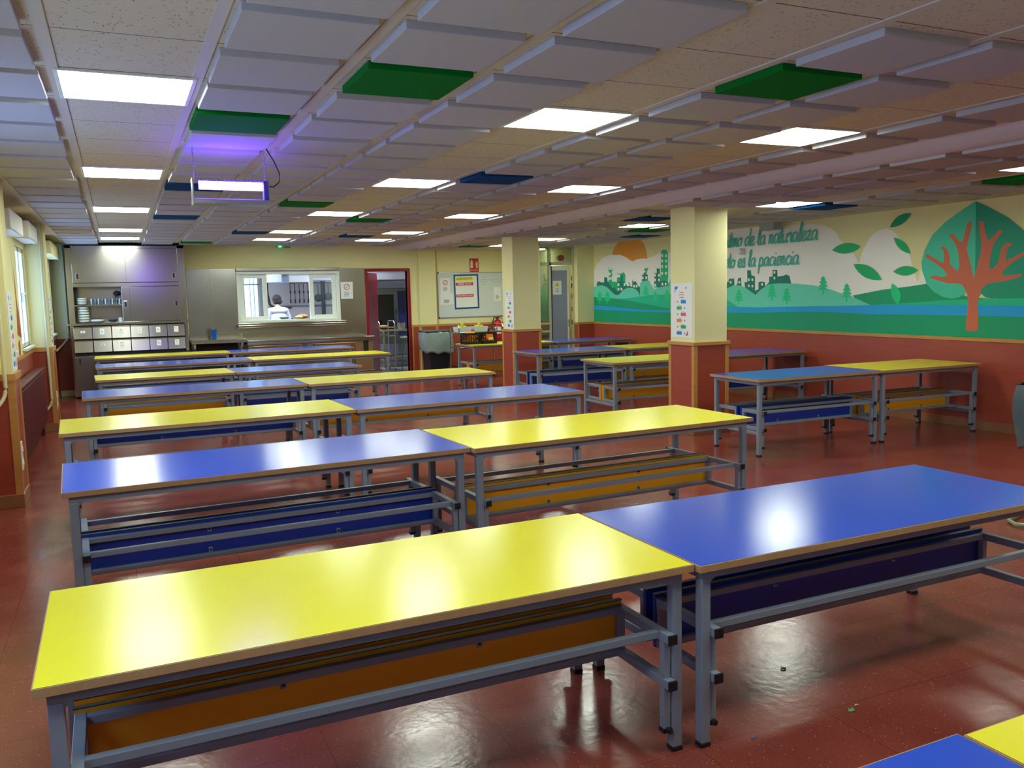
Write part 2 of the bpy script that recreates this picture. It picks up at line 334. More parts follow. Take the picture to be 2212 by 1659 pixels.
# garden wall outside the windows so that daylight has something behind it
# ---- left pilasters
def pilaster_left(y0, y1, name, k):
    m = MB(); m.box(XL, -.82, y0, y1, 0, ZC, cream); o = m.build(name, kind='structure')
    m = MB(); m.box(XL, -.812, y0-.008, y1, .1, ZT+.02, redpanel); m.build('wainscot_panel', parent=o)
    m = MB(); m.box(XL, -.795, y0-.024, y1+.01, ZT+.02, ZT+.075, beech)
    m.box(-.86, -.804, y0-.016, y0, .1, ZT+.02, beech); m.box(-.812, -.804, y0+.0005, y0+.03, .1, ZT+.02, beech); m.box(-.812, -.804, y1-.03, y1, .1, ZT+.02, beech); m.build('corner_bead', parent=o)
    m = MB(); m.box(XL, -.80, y0-.02, y1, 0, .11, skirt); m.build('skirting', parent=o, bevel=.004); return o
pilaster_left(8.02, 8.46, 'wall_left_pilaster_near', 0); pilaster_left(12.6, 13.05, 'wall_left_pilaster_far', 1)
# ---- free standing pillars
def pillar(x0, x1, y0, y1, zt, name):
    m = MB(); m.box(x0, x1, y0, y1, 0, zt, cream); o = m.build(name, kind='structure', bevel=.006)
    e = .012; m = MB(); m.box(x0-e, x1+e, y0-e, y1+e, .1, ZT, redpanel); m.build('wainscot_panel', parent=o)
    m = MB(); f = .03
    m.box(x0-f, x1+f, y0-f, y1+f, ZT, ZT+.04, beech)
    for (x, y) in ((x0,y0),(x1,y0),(x0,y1),(x1,y1)): m.cbox((x+(.008 if x==x0 else -.008), y+(.008 if y==y0 else -.008), .56), (.052,.052,.94), beech)
    m.build('beech_trim', parent=o, bevel=.003)
    m = MB(); m.box(x0-.032, x1+.032, y0-.032, y1+.032, 0, .1, skirt); m.build('skirting', parent=o, bevel=.004); return o
pillar(5.928, 6.385, 7.975, 8.44, ZR, 'wall_pillar_near'); pillar(5.928, 6.41, 12.87, 13.3, ZR, 'wall_pillar_far')

# ---- ceiling panels
def panel_proto(mt, nm='acoustic_panel'):
    m = MB(); m.cbox((0,0,-.0175), (.495,.495,.035), mt); o = m.build(nm, bevel=.003); return o
pw = {}
for key, mt in (('w', acoustic), ('g', acgreen), ('b', acblue)): pw[key] = panel_proto(mt)
COLORED = {}
used = {k: False for k in pw}; whites = []
def place_panel(x, y, z, key='w', label=None):
    o = pw[key]
    if used[key]: o = o.copy(); COL.objects.link(o)
    used[key] = True; o.location = (x+random.uniform(-.012,.012), y+random.uniform(-.02,.02), z); o.rotation_euler = (0, 0, random.uniform(-.008,.008))
    tag(o, label or 'white square foam acoustic panel glued under the tiled ceiling', 'ceiling panel', 'foam acoustic panels on the ceiling')
CL = {(1,1): ('g','green foam ceiling panel just in front of the purple insect lamp'), (2,-1): ('g','large green foam ceiling panel nearest the camera, left of the pair'), (5,-2): ('g','large green foam ceiling panel above the right of the hall'),
      (3,8): ('g','green foam ceiling panel just right of the insect lamp, farther back'), (5,11): ('g','green foam ceiling panel beside the third light of the middle row'), (2,19): ('g','green foam ceiling panel touching the kitchen wall near the steel cabinet'),
      (1,6): ('b','blue foam ceiling panel half hidden behind the insect lamp'), (1,11): ('b','blue foam ceiling panel beyond the insect lamp, left row'), (5,4): ('b','large blue foam ceiling panel right of the middle row lights'),
      (3,15): ('b','blue foam ceiling panel near the far lights before the serving hatch'), (6,16): ('b','blue foam ceiling panel above the kitchen door end')}
LROW = (-5,0,5,10,15,18); LCOL = (0,4,7)  # rear row is unseen, put in for light and reflections on near tables
for i in (-1,1,2,3,5,6,8):
    for j in range(-3, 21):
        x = TX0+(i+.5)*TP; y = TY0+(j+.5)*TP
        if x > 5.1 or y > YB-.3: continue
        c = CL.get((i,j)); place_panel(x, y, ZC, c[0] if c else 'w', c[1] if c else None)
RC = [5.72, 6.32, 7.52, 8.12]
CR = {(2,1): ('g','green foam ceiling panel at the right edge above the painted leaf tree'), (2,11): ('g','green foam ceiling panel between the pillars over the painted sun'), (1,18): ('g','green foam ceiling panel over the whiteboard'),
      (1,8): ('b','blue foam ceiling panel just left of the near pillar top'), (2,5): ('b','blue foam ceiling panel right of the near pillar beside a light'), (3,13): ('b','blue foam ceiling panel near the painted sun and glazed door')}
for k, x in enumerate(RC):
    for j in range(-3, 20):
        y = TY0+(j+.5)*TP
        if y > (YB-.5 if x < 7.4 else 15.1): continue
        if k < 2 and (abs(y-8.2) < .55 or abs(y-13.08) < .52): continue
        c = CR.get((k,j)); place_panel(x, y, ZR, c[0] if c else 'w', c[1] if c else None)
# ---- ceiling lights
def make_light():
    t = thing('ceiling_light', 'x', 'ceiling light')
    m = MB(); s = .298
    for a in ((-s,s,-s,-s+.018),(-s,s,s-.018,s),(-s,-s+.018,-s+.018,s-.018),(s-.018,s,-s+.018,s-.018)): m.box(*a, -.012, 0, white)
    m.build('frame', parent=t, bevel=.002)
    m = MB(); m.box(-s+.018, s-.018, -s+.018, s-.018, -.010, -.001, lampm); m.build('diffuser', parent=t)
    return t
lp = make_light(); first = True
names = {0: 'left row above the aisle', 4: 'middle row', 7: 'right row before the ceiling step'}
ordn = {-5: 'unseen, behind the viewpoint', 0: 'nearest and largest', 5: 'second from the front', 10: 'third from the front', 15: 'fourth from the front', 18: 'last, before the kitchen wall'}
for i in LCOL:
    for j in LROW:
        o = lp if first else copy_tree(lp); first = False
        o.location = (TX0+(i+.5)*TP, TY0+(j+.5)*TP, ZC); tag(o, 'square ceiling light, %s of the %s' % (ordn[j], names[i]), group='square ceiling lights')
for j, nm in ((-5,'unseen, behind the viewpoint'), (0,'at the right edge above the big painted leaf'), (5,'just right of the near pillar top'), (10,'between the two pillar tops'), (15,'just right of the far pillar top'), (18,'just left of the far pillar top')):
    o = copy_tree(lp); o.location = (6.92, TY0+(j+.5)*TP, ZR)
    tag(o, 'square glowing ceiling light %s' % nm, group='square ceiling lights')

# ================================================================= TABLES
def make_table(name, label, x, y, th, L, W, Z, colr, rail=False):
    top, brd = (yell, yboard) if colr == 'Y' else (blue, bboard)
    t = thing('dining_table', label, 'table', (x, y, 0), th, 'canteen tables with folded benches')
    hx, hy = L/2, W/2; e = .004
    m = MB(); m.box(-hx+e, hx-e, -hy+e, hy-e, Z-.026, Z, underm, top=top); m.build('tabletop', parent=t)
    m = MB()
    m.box(-hx, hx, -hy, -hy+e, Z-.027, Z-.001, beechd); m.box(-hx, hx, hy-e, hy, Z-.027, Z-.001, beechd)
    m.box(-hx, -hx+e, -hy+e, hy-e, Z-.027, Z-.001, beechd); m.box(hx-e, hx, -hy+e, hy-e, Z-.027, Z-.001, beechd); m.build('edge_band', parent=t, bevel=.001)
    # apron of square tube with small gussets
    a = .028; zt, zb = Z-.027, Z-.062; lx, ly = hx-.03, hy-.03
    m = MB(); m.box(-lx, lx, -ly, -ly+a, zb, zt, greytube); m.box(-lx, lx, ly-a, ly, zb, zt, greytube); m.box(-lx, -lx+a, -ly+a, ly-a, zb, zt, greytube); m.box(lx-a, lx, -ly+a, ly-a, zb, zt, greytube)
    for sx in (-1, 1):
        for sy in (-1, 1):
            X = sx*(lx-.038); Y = sy*(ly-.004); q = [(X, Y, zb+.002), (X-sx*.03, Y, zb+.002), (X-sx*.014, Y, zb-.008), (X-sx*.005, Y, zb-.018), (X, Y, zb-.032)]
            q2 = [(p[0], p[1]-sy*.02, p[2]) for p in q]; m.add(q+q2, [(0,1,2,3,4),(5,6,7,8,9)]+[(i,(i+1)%5,5+(i+1)%5,5+i) for i in range(5)], greytube)
    m.build('apron_frame', parent=t, bevel=.002)
    w_ = .04; zc_ = .435
    for sx in (-1, 1):
        for sy in (-1, 1):
            X, Y = sx*(lx-w_/2), sy*(ly-w_/2)
            m = MB(); m.cbox((X, Y, (zb+.016)/2+.0), (w_, w_, zb-.016), greytube); lg = m.build('leg', parent=t, bevel=.004)
            m = MB(); m.cbox((X, Y, .008), (w_+.002, w_+.002, .016), blackp); m.build('foot_cap', parent=lg, bevel=.002)
            px, py = sx*(hx-.088), sy*(hy-.055); u = .03
            m = MB(); m.box(px-u/2, px+u/2, py-u/2, py+u/2, .09, zc_-.017, greytube); pl = m.build('support_post', parent=t, bevel=.003)
            m = MB(); m.cbox((px, py, .082), (u+.003, u+.003, .016), blackp); m.lathe([(.002,0),(.011,.002),(.013,.014),(.009,.02)], blackp, 10, (px-.012*0, py+(-.035 if sy < 0 else .015), .088), axis='y'); m.build('post_foot', parent=pl)
    if rail:
        for sx in (-1, 1):
            m = MB(); X = sx*(lx-.02); m.box(X-.015, X+.015, -ly+.04, ly-.04, .215, .245, greytube); m.build('end_rail', parent=t, bevel=.003)
    zc, zl = .435, .265; g = .034; xe = hx-.10
    for sy in (-1, 1):
        m = MB(); yi, yo = sy*.045, sy*(hy-.012)
        y0_, y1_ = min(yi, yo), max(yi, yo)
        for sx in (-1, 1):
            X = sx*(xe+.012)
            m.box(X-g/2, X+g/2, y0_, y1_, zc-g/2, zc+g/2, greytube); m.box(X-g/2, X+g/2, y0_, y1_, zl-g/2, zl+g/2, greytube)
            m.box(X-g/2+.002, X+g/2-.002, min(yi, yi+sy*.028), max(yi, yi+sy*.028), zl+g/2, zc-g/2, greytube)
        yb = sy*(hy-.085); m.box(-xe, xe, yb-.014, yb+.014, zc-.014, zc+.014, greytube)
        for z in (zc, zl): m.box(-xe, xe, min(yi, yi+sy*.028), max(yi, yi+sy*.028), z-.014, z+.014, greytube)
        bf = m.build('bench_frame', parent=t, bevel=.003)
        for sx in (-1, 1):
            for z in (zc, zl):
                m = MB(); X = sx*(xe+.012); m.cbox((X, yo+sy*.005, z), (g+.002, .010, g+.002), blackp); m.build('end_cap', parent=bf, bevel=.002)
        m = MB(); yp = sy*.033
        m.box(-xe-.03, xe+.03, yp-.010, yp+.010, zl-.02, zc+.028, brd); bb = m.build('bench_board', parent=t, bevel=.002)
        m = MB(); m.box(-xe-.032, xe+.032, yp-.011, yp+.011, zc+.028, zc+.031, blackp); m.build('board_edge', parent=bb)
        for bx in (-L*.17, L*.17):
            for z, dz in ((zc-.026, .022), (zl+.026, -.022)):
                m = MB(); m.cbox((bx, yp+sy*.0125, z), (.022, .005, .030), greytube); m.lathe([(.007,0),(.007,.004)], blackp, 10, (bx, yp+sy*.0125+(-.006 if sy < 0 else .002), z), axis='y'); m.build('screw_tab', parent=bb, bevel=.002)
    return t
TABS = [
 ('R1Y','yellow canteen table nearest the camera, filling the lower left','Y'), ('R1B','blue canteen table joined to the right of the nearest yellow table','B'),
 ('R2B','blue canteen table in the second row, at the left aisle','B'), ('R2Y','yellow canteen table in the second row, joined right of a blue one','Y'),
 ('R3Y','yellow canteen table in the third row, at the left aisle','Y'), ('R3B','blue canteen table in the third row, ending near the near pillar side','B'),
 ('R4B','blue canteen table in the fourth row, at the left aisle','B'), ('R4Y','yellow canteen table in the fourth row, joined right of a blue one','Y'),
 ('R5Y','short yellow canteen table in the fifth row, at the left aisle','Y'), ('R5B','short blue canteen table in the fifth row, right half','B'),
 ('R6B','blue canteen table in the sixth row, left half','B'), ('R6Y','yellow canteen table in the sixth row, ending before the kitchen door','Y'),
 ('R7Y','yellow canteen table in the last row, in front of the steel cabinet','Y'), ('R7B','blue canteen table in the last row, in front of the serving counter','B'),
 ('T1B','blue canteen table beside the near pillar, front right block','B'), ('T1Y','yellow canteen table ending at the mural wall, under the painted tree','Y'),
 ('T2Y','yellow canteen table whose right half hides behind the near pillar','Y'), ('T2B','blue canteen table against the mural wall behind the near pillar','B'),
 ('T3B','blue canteen table standing just in front of the far pillar','B'), ('T3Y','yellow canteen table against the mural wall, joined to the blue one by the far pillar','Y'),
 ('T5Y','yellow canteen table carrying the crate of oranges','Y'), ('T4B','blue canteen table in the farthest right row, before the glazed door','B'),
 ('R0B','blue canteen table cut off at the bottom edge, lower right','B'), ('R0Y','yellow canteen table cut off at the lower right corner','Y')]
TD = {'R1Y':[0.764, 2.825, 0.014, 2.064, 0.826, 0.7],
 'R1B':[2.846, 2.829, 0.01, 2.083, 0.84, 0.7],
 'R2B':[0.745, 4.992, 0.041, 2.136, 0.848, 0.775],
 'R2Y':[2.882, 5.045, 0.053, 2.143, 0.85, 0.775],
 'R3Y':[0.607, 7.053, 0.043, 2.107, 0.824, 0.775],
 'R3B':[2.727, 7.108, 0.041, 2.13, 0.808, 0.775],
 'R4B':[0.685, 9.349, 0.025, 2.118, 0.788, 0.775],
 'R4Y':[2.811, 9.36, 0.028, 2.149, 0.811, 0.775],
 'R5Y':[0.475, 11.337, 0.031, 1.563, 0.811, 0.775],
 'R5B':[2.047, 11.347, 0.044, 1.587, 0.805, 0.775],
 'R6B':[0.713, 13.548, 0.024, 2.112, 0.794, 0.765],
 'R6Y':[2.837, 13.571, 0.021, 2.135, 0.805, 0.765],
 'R7Y':[0.659, 15.87, 0.008, 2.132, 0.792, 0.755],
 'R7B':[2.805, 15.886, -0.003, 2.15, 0.806, 0.755],
 'T1B':[6.46, 6.947, 0.016, 1.603, 0.784, 0.775],
 'T1Y':[8.05, 6.946, -0.049, 1.476, 0.842, 0.775],
 'T2Y':[6.393, 9.586, -0.024, 1.621, 0.858, 0.775],
 'T2B':[8.017, 9.685, 0.004, 1.621, 0.86, 0.775],
 'T3B':[6.383, 11.786, 0.028, 1.61, 0.854, 0.775],
 'T5Y':[6.393, 14.281, 0.02, 1.621, 0.857, 0.775],
 'T3Y':[8.02, 11.8, 0.01, 1.6, 0.854, 0.775],
 'T4B':[8.02, 14.2, -0.03, 1.6, 0.857, 0.775],
 'R0B':[0.57, 0.79, 0.01, 2.06, 0.83, 0.7],
 'R0Y':[2.647, 0.8, 0.01, 2.06, 0.83, 0.7]}
PAIRS = [('R1Y','R1B'),('R2B','R2Y'),('R3Y','R3B'),('R4B','R4Y'),('R5Y','R5B'),('R6B','R6Y'),('R7Y','R7B'),('T1B','T1Y'),('T2Y','T2B'),('T3B','T3Y'),('T5Y','T4B'),('R0B','R0Y')]
for a, b in PAIRS:        # joined tables share one line: close gaps and overlaps at the joint
    A, Bt = TD[a], TD[b]
    th = (A[2]+Bt[2])/2; A[2] = Bt[2] = th
    ra = A[0]+math.cos(th)*A[3]/2; lb = Bt[0]-math.cos(th)*Bt[3]/2; ov = ra+.006-lb
    A[3] -= ov/2; A[0] -= ov/4; Bt[3] -= ov/2; Bt[0] += ov/4
for n, lab, c in TABS:
    x, y, th, L, W, Z = TD[n]
    make_table(n, lab, x, y, th, L, W, Z, c, rail=(n[0] == 'T'))
